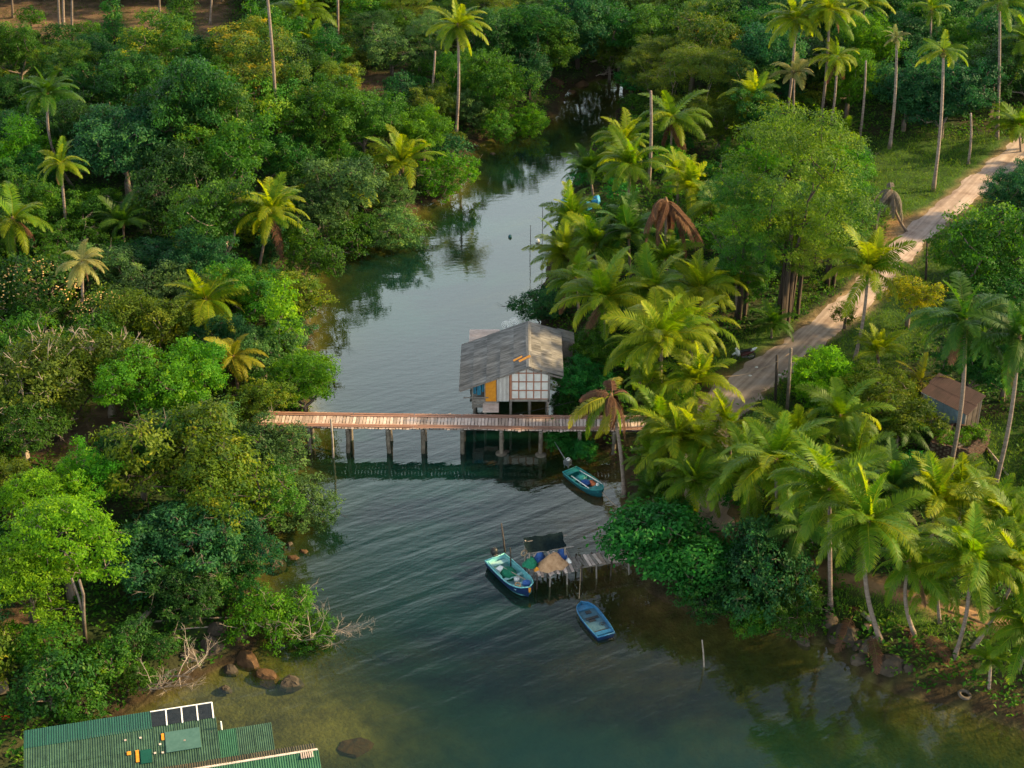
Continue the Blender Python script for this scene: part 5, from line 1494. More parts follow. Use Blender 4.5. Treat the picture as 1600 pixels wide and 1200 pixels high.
# lean-to roof on the palm side
ya = P(885, 531, 4.2).y; yb2 = P(878, 512, 4.5).y
lt0 = Vector((eR.x - .15, ya, roof_z(eR.x) - .25))
lay_sheets(hut, 'lean_to_sheet', lambda i, j: ROOFG, lt0, Vector((0, yb2 - ya + .4, 0)), Vector((1.15, 0, -.35)), 3, 1, .1, 4, .025, hr)
for yy in (ya, ya + 1.0):
    MB().tube([(lt0.x + 1.0, yy, th(lt0.x + 1, yy) - .3), (lt0.x + 1.0, yy, lt0.z - .32)], .06, 6).build('lean_to_post', WOODG, hut)
MB().quadbox([(lt0.x + .3, ya + .1, 1), (lt0.x + 1.0, ya + .1, 1), (lt0.x + 1.0, ya + .1, lt0.z - .33), (lt0.x + .3, ya + .1, lt0.z - .15)], .04).build('lean_to_wall', WOODG, hut)
# clothes on the porch
lz = roof_z(XL + .4) - .25
cl = thing('laundry', 'blue clothes hanging in the open porch of the hut', 'clothes', ((XL + XD0) / 2, yw + .3, lz))
for k, (dx, w, hgt) in enumerate(((-.32, .3, .85), (.02, .28, .95), (.33, .24, .7))):
    mb = MB(); vs = [(dx + w * (i / 4 - .5), .05 * math.sin(i * 2.1 + k), -hgt * j / 3) for j in range(4) for i in range(5)]
    mb.add(vs, [(j * 5 + i, j * 5 + i + 1, j * 5 + i + 6, j * 5 + i + 5) for j in range(3) for i in range(4)])
    mb.build('garment', LAUND, cl, True, world=False)
# pinkish deck roof behind the hut and two round fish traps on poles
p = P(757, 528, 2.6)
dk = thing('platform', 'pinkish plank platform on posts behind the grey roof', 'platform', (p.x, p.y, 0))
for k in range(7):
    MB().box((p.x + .0, p.y - .6 + k * .3, 2.6), (2.3, .28, .04), random.uniform(-.01, .01)).build('plank', WOODP, dk)
for sx in (-1, 1):
    for sy in (-.6, 1.2): MB().tube([(p.x + sx, p.y + sy, th(p.x + sx, p.y + sy) - .3), (p.x + sx, p.y + sy, 2.57)], .07, 6).build('post', WOODG, dk)
for u, v, lb in ((791, 506, 'pale round mesh dish behind the grey roof, towards the open water'), (803, 501, 'pale round mesh dish behind the grey roof, next to the ridge')):
    y0 = yb_ + .5; c = PY(u, v, y0)
    t = thing('mesh_dish', lb, 'dish', (c.x, c.y, 0), 0, 'mesh dishes behind the hut')
    mb = MB(); R = .33
    for k in range(12):
        a = 2 * PI * k / 12; mb.tube([c, c + Vector((R * .6 * math.cos(a), -.05, R * .6 * math.sin(a))), c + Vector((R * math.cos(a), -.14, R * math.sin(a)))], .008, 3, False)
    for f, yy in ((.35, -.02), (.68, -.06), (1, -.14)):
        mb.tube([c + Vector((R * f * math.cos(2 * PI * k / 20), yy, R * f * math.sin(2 * PI * k / 20))) for k in range(21)], .012, 4, False)
    mb.build('dish', WHITEB, t)
    MB().tube([(c.x, c.y + .03, ZR - 1.6), (c.x, c.y + .03, c.z)], .025, 5).build('mast', GREYM, t)
q1 = H(790, 646); q1.y -= .3; q2 = PY(897, 627, Yf - .6); cable(q1, q2, .06, .018, 'thin dark line from the hut floor to the palms above the footbridge')

# ---------------------------------------------------------------- boats
def boat(name, label, bow, stern, beam, height, z0, bowr, sheer, hullm, rimm, deckm, sternw=.9, flat=.5):
    """open boat lofted from stern to bow; returns the root (local X forward) and its length"""
    b, s = Vector(bow), Vector(stern); d = b - s; L = d.length
    root = thing(name, label, 'boat', (s.x, s.y, z0), math.atan2(d.y, d.x), 'boats moored in the creek')
    N = 14
    def halfw(t): 
        if t < .55: return beam / 2 * (sternw + (1 - sternw) * math.sin(min(t / .45, 1) * PI / 2))
        f = (t - .55) / .45
        return beam / 2 * (max(0, 1 - f ** bowr) ** .55 * (1 - .02) + .02)
    def topz(t): return height + sheer * max(0, (t - .45) / .55) ** 2
    vs, fs = [], []
    inn = []
    for i in range(N + 1):
        t = i / N; w = halfw(t); zt = topz(t); x = L * t
        keel = -.18 + .0 * t + (.22 * ((t - .7) / .3) ** 2 if t > .7 else 0)
        xr = x - (.12 * L * .25 if t > .9 else 0) * (t - .9) * 4
        vs += [(x, -w, zt), (x * .995, -w * .92, zt * .35), (x * .985, -w * flat, keel), (x * .985, 0, keel - .04), (x * .985, w * flat, keel), (x * .995, w * .92, zt * .35), (x, w, zt)]
    for i in range(N):
        for k in range(6):
            a0 = i * 7 + k; fs.append((a0, a0 + 1, a0 + 8, a0 + 7))
    fs.append((0, 6, 5, 4, 3, 2, 1))
    # inner skin down to the floor boards
    fl = .10; ho = MB().add(vs, fs); vs, fs = [], []; base = 0
    for i in range(N + 1):
        t = i / N; w = max(halfw(t) - .05, .006); x = L * min(max(t, .012), .985)
        vs += [(x, -w, topz(t) - .01), (x, -w * .88, fl), (x, w * .88, fl), (x, w, topz(t) - .01)]
    for i in range(N):
        for k in range(3):
            a0 = base + i * 4 + k; fs.append((a0, a0 + 4, a0 + 5, a0 + 1))
    fs.append((base, base + 1, base + 2, base + 3))
    ho.build('hull', hullm, root, True, world=False)
    MB().add(vs, fs).build('inner_hull', rimm, root, True, world=False)
    # floor
    mb = MB(); vs, fs = [], []
    for i in range(N + 1):
        t = i / N; w = max(halfw(t) - .06, .004) * .88; x = L * min(max(t, .015), .98)
        vs += [(x, -w, fl + .012), (x, w, fl + .012)]
    mb.add(vs, [(2 * i, 2 * i + 2, 2 * i + 3, 2 * i + 1) for i in range(N)]); mb.build('floor', deckm, root, False, world=False)
    # gunwale running right round
    for sgn in (-1, 1):
        MB().tube([(L * i / N, sgn * (halfw(i / N) - .02), topz(i / N) + .015) for i in range(N + 1)], .045, 6).build('gunwale', rimm, root, True, world=False)
    MB().tube([(0, -halfw(0), height + .015), (0, halfw(0), height + .015)], .05, 6).build('transom_rim', rimm, root, True, world=False)
    root['L'] = L
    return root, L, halfw, topz
def fit(mb, nm, mat, root, smooth=False): return mb.build(nm, mat, root, smooth, world=False)
def in_boat(name, label, cat, root, loc, mat, mb, smooth=True, group=None):
    """a thing lying in the boat, placed in the world"""
    m = Matrix.Translation(root.location) @ Matrix.Rotation(root.rotation_euler.z, 4, 'Z')
    o = link(name, mb.mesh(name, smooth), None, mat, (m @ Vector(loc)), (0, 0, root.rotation_euler.z))
    return tag(o, label, cat, group)
def outboard(root, y=0.0, z=.5, k=1.0):
    mo = link('outboard_motor', MB().tube([(-.28, y, z + .05), (-.28, y, z + .22), (-.26, y, z + .45), (-.24, y, z + .55)], [.12 * k, .2 * k, .2 * k, .12 * k], 10).mesh('outboard_motor', True), root, BLACK)
    link('leg', MB().tube([(-.28, y, z + .08), (-.32, y, z - .45), (-.34, y, z - .75)], [.08, .06, .05], 6).mesh('leg', True), mo, BLACK)
    link('tiller', MB().tube([(-.2, y, z + .3), (.35, y + .1, z + .38)], [.03, .022], 6).mesh('tiller', True), mo, BLACK)
    link('clamp', MB().box((-.08, y, z + .05), (.22, .26, .22)).mesh('clamp'), mo, GREYM)

# aqua boat tied to the jetty
A, LA, hwA, tzA = boat('fishing_boat', 'aqua fishing boat with green nets and a black motor moored at the jetty', P(827, 922, .55), P(773, 871, .55), 1.62, .55, .0, 2.6, .22, NAVY, AQUA, AQUAP)
for t_, w in ((.10, .35), (.52, .22), (.80, .5)):
    fit(MB().box((LA * t_, 0, .36 if t_ < .8 else .46), (w, 2 * hwA(t_) - .12, .04)), 'thwart', AQUAP, A)
for s in (-1, 1):
    fit(MB().tube([(LA * .05, s * .60, .53), (LA * .5, s * .70, .57)], .03, 6), 'side_rail', AQUA, A, True)
outboard(A, .12, .50, 1.15)
fit(MB().tube([(LA + .0, .02, .72), (LA + .04, 0, .40)], [.09, .06], 6), 'bow_wrapping', ORANGE, A, True)
mbn = MB().ball((0, 0, .18), (.62, .50, .34), 12, 7, .16, 3); in_boat('fishing_net', 'heap of green netting in the aqua boat', 'fishing net', A, (LA * .40, .02, .10), GNET, mbn)
in_boat('bucket', 'white tub lying in front of the netting in the aqua boat', 'tub', A, (LA * .60, .12, .12), WHITEB, MB().tube([(0, 0, 0), (0, 0, .28)], [.16, .2], 10))
in_boat('box', 'white and red box behind the netting in the aqua boat', 'box', A, (LA * .27, -.28, .12), WHITEB, MB().box((0, 0, .2), (.36, .44, .4), .3), False)
in_boat('barrel', 'blue drum lid near the bow of the aqua boat', 'drum', A, (LA * .84, .22, .50), BTARP, MB().tube([(0, 0, 0), (0, 0, .16), (0, 0, .2)], [.27, .27, .2], 12))
in_boat('rope_coil', 'coil of dirty rope at the bow of the aqua boat', 'rope', A, (LA * .80, -.32, .50), ROPE, MB().tube([(.2 * math.cos(k * .7) * (1 + .1 * math.sin(k)), .17 * math.sin(k * .7), .03 + .004 * k) for k in range(28)], .03, 5))
in_boat('pole', 'long pale pole lying across the netting of the aqua boat', 'pole', A, (LA * .30, .1, .55), TWIG, MB().tube([(0, -.2, 0), (LA * .55, .35, .03)], .03, 6))
# teal boat near the half-dead palm
B, LB, hwB, tzB = boat('rowing_boat', 'teal boat with orange netting moored beside the half-dead palm', P(941, 769, .45), P(890, 733, .45), 1.42, .42, .0, 1.7, .20, TEALD, TEAL, TEAL, .86)
for t_, w, z in ((.06, .5, .40), (.86, .75, .50)):
    fit(MB().quadbox([(LB * t_ - w / 2, -hwB(t_ - .06) + .06, z), (LB * t_ + w / 2, -hwB(min(.985, t_ + .09)) + .03, z), (LB * t_ + w / 2, hwB(min(.985, t_ + .09)) - .03, z), (LB * t_ - w / 2, hwB(t_ - .06) - .06, z)], .05), 'deck', TEAL, B)
for t_ in (.30, .48): fit(MB().box((LB * t_, 0, .30), (.24, 2 * hwB(t_) - .12, .04)), 'thwart', TEAL, B)
for s, a_, b_ in ((-1, .22, .78), (1, .16, .80)):
    fit(MB().tube([(LB * a_, s * .44, .47), (LB * b_, s * .52, .56)], .035, 6), 'oar_rail', WHITEB, B, True)
in_boat('fishing_net', 'orange netting in the teal boat', 'fishing net', B, (LB * .62, .30, .12), REDN, MB().ball((0, 0, .12), (.62, .20, .2), 10, 6, .2, 5))
in_boat('plastic_sheet', 'crumpled blue sheet in the middle of the teal boat', 'sheet', B, (LB * .50, -.02, .14), BTARP, MB().ball((0, 0, .14), (.36, .36, .2), 10, 6, .2, 6))
in_boat('float', 'white float at the bow of the teal boat', 'float', B, (LB * .80, .16, .53), WHITEB, MB().ball((0, 0, .1), .12, 8, 6))
in_boat('bundle', 'teal bundle behind the blue sheet in the teal boat', 'bundle', B, (LB * .33, .12, .16), TEAL, MB().ball((0, 0, .14), (.4, .38, .2), 10, 6, .15, 8))
mo = thing('longtail_motor', 'grey engine frame behind the stern of the teal boat', 'engine', Matrix.Translation(B.location) @ Matrix.Rotation(B.rotation_euler.z, 4, 'Z') @ Vector((-.35, .1, .35)), B.rotation_euler.z)
fit(MB().box((0, 0, .42), (.46, .36, .34), .2), 'engine_block', GREYM, mo); fit(MB().tube([(.1, 0, 0), (0, 0, .4)], .05, 6), 'bracket', GREYM, mo)
fit(MB().tube([(-.2, .05, .4), (-1.3, .25, .75), (-1.9, .35, 1.0)], [.045, .035, .03], 6), 'drive_shaft', GREYM, mo, True)
fit(MB().ball((0, .05, .66), (.16, .16, .12), 8, 5), 'fuel_tank', WHITEB, mo, True); fit(MB().tube([(.1, .1, .5), (.7, .05, .35)], .025, 5), 'tiller', BLACK, mo)
fit(MB().tube([(0, -.28, .1), (.02, -.3, .55), (.05, .0, .8), (.02, .3, .55), (0, .3, .1)], .03, 5), 'guard', GREYM, mo, True)
# flat blue boat in the shallows
Cc, LC, hwC, tzC = boat('skiff', 'flat blue skiff with a dark worn deck floating in the shallows', P(908, 941, .3), P(947, 992, .3), 1.38, .30, -.02, 2.4, .06, NAVY, BLUE, BLUED, .82, .8)
fit(MB().quadbox([(LC * .12, -hwC(.12) + .05, .2), (LC * .8, -hwC(.8) + .06, .22), (LC * .8, hwC(.8) - .06, .22), (LC * .12, hwC(.12) - .05, .2)], .04), 'deck', BLUED, Cc)
fit(MB().box((LC * .10, 0, .26), (.30, 2 * hwC(.1) - .06, .08)), 'thwart', BLUE, Cc)
fit(MB().quadbox([(LC * .80, -hwC(.8) + .04, .28), (LC * .93, -hwC(.93) + .03, .3), (LC * .93, hwC(.93) - .03, .3), (LC * .80, hwC(.8) - .04, .28)], .05), 'deck', BLUE, Cc)
for t_, w, l, y in ((.72, .26, .34, -.02), (.55, .2, .8, 0.0), (.48, .16, .4, .1), (.16, .16, .9, 0)):
    fit(MB().box((LC * t_, y, .235), (w, l, .04)), 'hatch', BLACK, Cc)
fit(MB().tube([(LC * .33 + .12 * math.cos(k * PI / 6), -.34 + .12 * math.sin(k * PI / 6), .25) for k in range(13)], .02, 5), 'ring', BLACK, Cc, True)

# ---------------------------------------------------------------- jetty with its awning and heaps
ZJ = 1.0
j0, j1 = P(836, 893, ZJ), P(1000, 868, ZJ)
jd = j1 - j0; jd.z = 0; JL = jd.length; jd.normalize(); jn = Vector((-jd.y, jd.x, 0)); jaz = math.atan2(jd.y, jd.x)
jet = thing('jetty', 'ramshackle plank jetty on thin posts beside the aqua boat', 'jetty', (j0.x, j0.y, 0))
jr = random.Random(3)
s = 0.0
while s < JL:
    w = jr.uniform(.15, .26); wide = 2.1 if s < 2.5 else 1.05
    c = j0 + jd * (s + w / 2) + jn * ((.55 if s < 2.5 else .35) + jr.uniform(-.06, .06)) - jet.location
    MBp = MB().box((0, 0, 0), (w - .025, wide * jr.uniform(.9, 1.15), .045), jit=.012).mesh('plank')
    link('plank', MBp, jet, jr.choice([WOODP, WOOD, WOODG, WOODP]), (c.x, c.y, ZJ + jr.uniform(-.015, .02)), (jr.uniform(-.03, .03), jr.uniform(-.04, .04), jaz + jr.uniform(-.16, .16)))
    s += w + jr.uniform(0, .03)
for off in (-.2, .85):
    a_ = j0 + jn * off; b_ = j0 + jd * JL + jn * off * .8
    MB().tube([(a_.x, a_.y, ZJ - .09), (b_.x, b_.y, ZJ - .09)], .06, 6).build('beam', WOODG, jet)
for s in (0, .9, 1.9, 2.9, 3.9, 4.9, 5.9):
    for off in (-.3, .9) if s > 2.5 else (-.45, .5, 1.5):
        if s > JL: continue
        c = j0 + jd * (s + jr.uniform(-.1, .1)) + jn * (off + jr.uniform(-.05, .05))
        MB().tube([(c.x + jr.uniform(-.08, .08), c.y, th(c.x, c.y) - .4), (c.x, c.y, ZJ + jr.uniform(-.02, .18))], .055, 6).build('post', WOODG if jr.random() < .5 else WOODD, jet)
def jp(s, o, z): 
    q = j0 + jd * s + jn * o; return Vector((q.x, q.y, z))
for s, o, zt in ((-.25, 1.55, 2.3), (2.15, 1.65, 2.25), (-.2, .75, 2.0), (2.1, .85, 1.95)):
    q = jp(s, o, 0); MB().tube([(q.x, q.y, th(q.x, q.y) - .4), (q.x + .03, q.y, zt)], .05, 6).build('awning_post', TWIG, jet)
for a_, b_ in (((-.35, 1.55, 2.18), (2.5, 1.68, 2.14)), ((-.3, .75, 1.86), (2.7, .86, 1.82))):
    MB().tube([jp(*a_), jp(*b_)], .035, 6).build('awning_bar', WOODG, jet)
vs = []
for j in range(6):
    for i in range(11):
        f, g_ = i / 10, j / 5
        o_ = 1.74 - 1.12 * g_; z_ = 2.40 - .36 * g_ - .10 * math.sin(PI * g_) * (1 + .6 * math.sin(f * 14)) - .08 * math.sin(f * PI * 3) ** 2
        vs.append(jp(-.32 + 2.5 * f + .05 * math.sin(j * 2), o_ + .05 * math.sin(f * 9), z_))
MB().add(vs, [(j * 11 + i, j * 11 + i + 1, j * 11 + i + 12, j * 11 + i + 11) for j in range(5) for i in range(10)]).build('awning', SHADE, jet, True)
def heap(name, label, cat, s, o, r, mat, seed, j=.14, z=None):
    c = jp(s, o, ZJ + .02 if z is None else z)
    rr = random.Random(seed); nu, nv = 22, 9; mb = MB()
    pk = [(rr.uniform(0, 6.28), rr.uniform(.2, .75), rr.uniform(.5, 1.0)) for _ in range(4)]
    fold = [rr.uniform(0, 6.28) for _ in range(3)]
    for i in range(nv):                                            # a cover draped over a few humps, with folds running to the ground
        f = i / (nv - 1)
        for q in range(nu):
            a = 2 * PI * q / nu
            edge = 1 + .12 * math.sin(3 * a + fold[0]) + .08 * math.sin(7 * a + fold[1]) * f + rr.uniform(-.03, .03)
            x, y = f * edge * math.cos(a), f * edge * math.sin(a)
            h = max(w_ * math.exp(-((x - d_ * .55 * math.cos(p_)) ** 2 + (y - d_ * .55 * math.sin(p_)) ** 2) / .20) for p_, d_, w_ in pk)
            z = (.55 * (1 - f ** 2.2) + .6 * h * (1 - f ** 3)) * (1 + .10 * math.sin(9 * a + fold[2]) * f) + rr.uniform(-.02, .02)
            mb.v.append((x * r[0], y * r[1], max(z, 0) * r[2] * 1.35))
    mb.f = [(i * nu + q, (i + 1) * nu + q, (i + 1) * nu + (q + 1) % nu, i * nu + (q + 1) % nu) for i in range(nv - 1) for q in range(nu)]
    ob = link(name, mb.mesh(name, True), None, mat, c, (0, 0, jaz))
    return tag(ob, label, cat)
heap('tarpaulin', 'big tan tarpaulin heap on the jetty under the dark awning', 'tarpaulin', 1.15, .35, (.98, .72, .66), TTARP, 2, .07)
heap('fishing_net', 'heap of green netting at the outer end of the jetty', 'fishing net', -.1, .7, (.50, .42, .46), GNET, 3)
heap('sack', 'blue and white sack beside the tan tarpaulin', 'sack', .55, 1.05, (.42, .34, .52), BTARP, 4)
heap('sack', 'dark blue sack behind the tan tarpaulin', 'sack', 1.9, 1.0, (.40, .34, .50), BTARP, 5)
heap('bag', 'small white bag next to the tan tarpaulin on the jetty', 'bag', 2.25, .45, (.22, .2, .2), WHITEB, 6)
heap('bag', 'small yellow bag at the corner of the tan tarpaulin', 'bag', .15, .1, (.2, .18, .16), ORANGE, 7)
tyre_c = jp(-.35, 1.3, 1.55)
o = link('life_ring', MB().tube([(.2 * math.cos(k * PI / 6), 0, .2 * math.sin(k * PI / 6)) for k in range(13)], .05, 6, False).mesh('life_ring', True), None, ROPE, tyre_c, (0, 0, .5)); tag(o, 'pale ring hanging on the awning post of the jetty', 'ring')
def rope(a, b, sag, label):
    pts = [Vector(a).lerp(Vector(b), t) + Vector((0, 0, -sag * 4 * t * (1 - t))) for t in [i / 8 for i in range(9)]]
    ob = link('mooring_rope', MB().tube(pts, .022, 5).mesh('mooring_rope', True, pts[0]), None, ROPE, pts[0]); tag(ob, label, 'rope')
rope(jp(2.9, -.1, ZJ), P(905, 935, .3), .05, 'rope from the jetty to the flat blue skiff')
rope(P(941, 769, .5), hit(965, 792), .1, 'rope from the bow of the teal boat to the shore')
for u, v, r, m, lb in ((797, 370, .17, TEALD, 'small dark buoy floating in the pale reflection'), (840, 377, .2, WHITEB, 'white buoy beside the thin stakes'), (862, 329, .14, BLACK, 'small black buoy near the palms upstream')):
    c = P(u, v, .05); ob = thing('buoy', lb, 'buoy', c, 0, 'buoys on the creek')
    fit(MB().ball((0, 0, .02), r, 10, 7), 'float', m, ob, True); fit(MB().tube([(0, 0, r * .9), (0, 0, r * 1.35)], r * .25, 6), 'eye', m, ob)
# ---------------------------------------------------------------- green roofed building
ZG = 3.7
ga, gb = P(38, 1143, ZG), P(331, 1098, ZG)
ge = (gb - ga); ge.z = 0; GL = ge.length; ge.normalize(); gn = Vector((ge.y, -ge.x, 0))     # gn: towards the camera
gaz = math.atan2(ge.y, ge.x)
gr = thing('green_roofed_house', 'waterside house with patched green corrugated roofs', 'house', (ga.x, ga.y, 0))
gr_r = random.Random(4)
def G(s, t, z): 
    q = ga + ge * s + gn * t; return Vector((q.x, q.y, z))
sW = 1.25; D1 = 1.05
nA = int(GL / .95)
skip = int(nA * .76)
slope = .16
lay_sheets(gr, 'new_roof_sheet', lambda i, j: GREENN if i < skip else None, G(0, 0, ZG), ge * GL, gn * D1 + Vector((0, 0, -D1 * slope)), nA, 1, .1, 9, .016, gr_r)
for k in range(4):
    s0 = GL * skip / nA + (GL - GL * skip / nA) * k / 4; s1 = GL * skip / nA + (GL - GL * skip / nA) * (k + 1) / 4
    MB().quadbox([G(s0 + .03, .02, ZG + .03), G(s1 - .03, .02, ZG + .03), G(s1 - .03, D1 - .05, ZG + .03 - D1 * slope), G(s0 + .03, D1 - .05, ZG + .03 - D1 * slope)][::-1], .03).build('roof_panel', SOLAR, gr)
    MB().quadbox([G(s1 - .035, 0, ZG + .05), G(s1 + .035, 0, ZG + .05), G(s1 + .035, D1, ZG + .05 - D1 * slope), G(s1 - .035, D1, ZG + .05 - D1 * slope)][::-1], .05).build('panel_rail', WHITEB, gr)
MB().quadbox([G(GL * skip / nA, -.03, ZG + .045), G(GL, -.03, ZG + .045), G(GL, .04, ZG + .045), G(GL * skip / nA, .04, ZG + .045)][::-1], .05).build('panel_rail', WHITEB, gr)
D2 = 2.6
zA = ZG - D1 * slope - .02
lay_sheets(gr, 'old_roof_sheet', lambda i, j: GREENO, G(0, D1 - .05, zA), ge * (GL + .1), gn * D2 + Vector((0, 0, -D2 * slope)), nA, 2, .12, 9, .016, gr_r)
# lower wing reaching out over the water
EX = 2.75
lay_sheets(gr, 'old_roof_sheet', lambda i, j: GREENO if (i + j) % 3 else GREENB, G(GL + .1, 1.9, zA - .16), ge * EX, gn * (D2 + D1 - 1.9) + Vector((0, 0, -(D2 + D1 - 1.9) * slope)), 3, 1, .1, 9, .016, gr_r)
# valley: mossy slope rising to the nearer ridge
zV = zA - D2 * slope
T1 = D1 + D2
lay_sheets(gr, 'mossy_roof_sheet', lambda i, j: MOSS, G(1.5, T1 + .95, zV + .42), ge * (GL + EX + .6), -gn * .95 + Vector((0, 0, -.42)), nA + 3, 1, .1, 9, .016, gr_r)
lay_sheets(gr, 'front_roof_sheet', lambda i, j: GREENB, G(1.5, T1 + .97, zV + .44), ge * (GL + EX + .7), gn * 5.4 + Vector((0, 0, -1.3)), nA + 3, 3, .12, 9, .016, gr_r)
MB().quadbox([G(GL * .62, T1 + .9, zV + .50), G(GL + EX + 2.2, T1 + .9, zV + .50), G(GL + EX + 2.2, T1 + 1.02, zV + .50), G(GL * .62, T1 + 1.02, zV + .50)][::-1], .04).build('ridge_strip', WOODP, gr)
for k in range(6):
    MB().box(G(GL + EX + 1.35 + k * .11, T1 + 1.25, zV + .47), (.06, .4, .05), gaz).build('ridge_clip', WOODP, gr)
# patches
def patch(s, t, w, l, m, nm='roof_patch', up=.07):
    z = zA - (t - D1) * slope + up
    MB().quadbox([G(s, t, z), G(s + w, t, z), G(s + w, t + l, z - l * slope), G(s, t + l, z - l * slope)][::-1], .02).build(nm, m, gr)
patch(GL * .735, D1 + .45, 1.75, 1.3, PATCHB); patch(GL * .60, D1 + 1.35, .55, .85, GREENN)
patch(GL * .575, D1 + 1.3, .16, .75, ORANGE); patch(GL * .715, D1 + .5, .14, .42, ORANGE); patch(GL * .53, D1 + 1.3, .2, .22, ORANGE)
for s_, t_ in ((.60, .5), (.52, .5), (.70, 1.1), (.67, 1.6), (.71, 1.65), (.83, 1.1)): patch(GL * s_, D1 + t_, .11, .1, WOODP)
# walls and posts
for a_, b_ in (((.25, .3), (GL - .2, .3)), ((.25, .3), (.25, T1 + 5.8)), ((GL - .2, .3), (GL - .2, 1.9)), ((GL + EX + 1.6, T1 + 1.2), (GL + EX + 1.6, T1 + 5.8))):
    p, q = G(a_[0], a_[1], 0), G(b_[0], b_[1], 0)
    z1 = min(ZG - .25 - slope * a_[1], zV - .1 if a_[1] > 2 or b_[1] > 3 else 9)
    MB().quadbox([(p.x, p.y, .5), (q.x, q.y, .5), (q.x, q.y, z1), (p.x, p.y, z1)], .06).build('wall', WOODG, gr)
for s_ in (.3, GL * .33, GL * .66, GL - .2, GL + EX - .2):
    for t_ in (.35, T1, T1 + 5.5):
        if s_ > GL and t_ < 1: continue
        q = G(s_, t_, 0); MB().tube([(q.x, q.y, th(q.x, q.y) - .3), (q.x, q.y, 2.55)], .1, 7).build('post', WOODG, gr)
q = G(GL + .35, 1.75, zA - .1)
MB().tube([q - Vector((0, 0, .4)), q + Vector((0, 0, .45))], .04, 6).build('vent_pipe', WHITEB, gr)

# ---------------------------------------------------------------- rusty shed and brick tank
zs = hit(1480, 668).z
rr_ = random.Random(8)
s0, s1, s2, s3 = (P(1440, 612, zs + 2.5), P(1512, 646, zs + 2.35), P(1539, 619, zs + 3.0), P(1466, 583, zs + 3.15))
sh = thing('tin_shed', 'tin shed with a rust-brown roof and blue-grey walls', 'shed', (s1.x, s1.y, zs))
lay_sheets(sh, 'roof_sheet', lambda i, j: RUST, s3, s2 - s3, s0 - s3, 6, 2, .1, 7, .016, rr_)
def wall_run(a, b, zt0, zt1, n, mat, inset):
    for k in range(n):
        f0, f1 = k / n, (k + 1) / n
        p, q = a.lerp(b, f0), a.lerp(b, f1)
        off = .02 * (k % 2)
        z0, z1 = zt0 + (zt1 - zt0) * f0, zt0 + (zt1 - zt0) * f1
        nrm = (b - a).cross(Vector((0, 0, 1))).normalized() * (inset + off)
        MB().quadbox([(p.x + nrm.x, p.y + nrm.y, zs - .2), (q.x + nrm.x, q.y + nrm.y, zs - .2), (q.x + nrm.x, q.y + nrm.y, z1), (p.x + nrm.x, p.y + nrm.y, z0)], .03).build('wall_sheet', mat, sh)
ce = (s0 + s1 + s2 + s3) / 4
w0, w1, w2, w3 = [q.lerp(ce, .09) for q in (s0, s1, s2, s3)]
wall_run(w0, w1, w0.z - .12, w1.z - .12, 8, ZINC, 0); wall_run(w1, w2, w1.z - .12, w2.z - .12, 6, WOODD, 0)
wall_run(w3, w2, w3.z - .1, w2.z - .1, 6, WOODD, 0); wall_run(w0, w3, w0.z - .1, w3.z - .1, 6, ZINC, 0)
for a_, b_ in ((s0, s1), (s3, s2)):
    MB().tube([a_ + Vector((0, 0, -.06)), b_ + Vector((0, 0, -.06))], .04, 6).build('eave_pole', WHITEB if a_ == s0 else WOODG, sh)
for w_ in (w0, w1, w2, w3): MB().tube([(w_.x, w_.y, zs - .3), (w_.x, w_.y, w_.z - .1)], .06, 6).build('post', WOODG, sh)
# tank
zt = hit(1500, 720).z; TH = 1.5
c0, c1, c2 = P(1455, 690, zt + TH), P(1512, 702, zt + TH), P(1546, 672, zt + TH)
c3 = c0 + (c2 - c1)
tk = thing('brick_tank', 'square brick tank overgrown with plants in front of the rusty shed', 'tank', ((c0.x + c2.x) / 2, (c0.y + c2.y) / 2, zt))
bm_ = [MB().box((0, 0, 0), (.36, .16, .13), jit=.01).mesh('brick') for _ in range(3)]
for a_, b_ in ((c0, c1), (c1, c2), (c2, c3), (c3, c0)):
    d = b_ - a_; d.z = 0; L = d.length; d.normalize(); az = math.atan2(d.y, d.x); m_ = (a_ + b_) / 2
    MB().box((m_.x, m_.y, zt + TH / 2 - .15), (L, .12, TH + .2), az).build('wall_core', MORTAR, tk)
    nb_ = max(3, int(L / .40))
    vis = a_ in (c0, c1)
    for r_ in range(10 if vis else 2):
        z = zt + TH - .08 - r_ * .15
        for k in range(nb_):
            f = (k + .5 + (.5 if r_ % 2 else 0)) / nb_
            if f > 1: continue
            q = a_ + d * (L * f) - tk.location
            link('brick', rr_.choice(bm_), tk, BRICKM, (q.x, q.y, z - tk.location.z), (0, 0, az + rr_.uniform(-.02, .02)))
ms = (c0 + c2) / 2
MB().quadbox([(c.x, c.y, zt + TH - .55) for c in (c0, c1, c2, c3)], .1).build('soil', MDIRT, tk)
for k in range(3):
    f = .25 + .25 * k; q = c0.lerp(c2, f)
    tree('bush', 'bright', (q.x, q.y, zt + TH - .5), .35, .75, ['weedy plant in the near corner of the brick tank', 'weedy plant in the middle of the brick tank', 'weedy plant at the shed end of the brick tank'][k])
for k in range(4):
    q = c1.lerp(c3, .2 + .12 * k)
    ob = link('scrap_board', MB().box((0, 0, 0), (1.0, .14, .05)).mesh('scrap_board'), None, WOODG, (q.x, q.y, zt + TH - .38 + .05 * k), (0, 0, .3 + .4 * k))
    tag(ob, ['grey scrap board at the near corner of the brick tank', 'second grey scrap board from the near corner of the brick tank', 'third grey scrap board from the near corner of the brick tank', 'grey scrap board deepest inside the brick tank'][k], 'board', 'scrap boards in the brick tank')
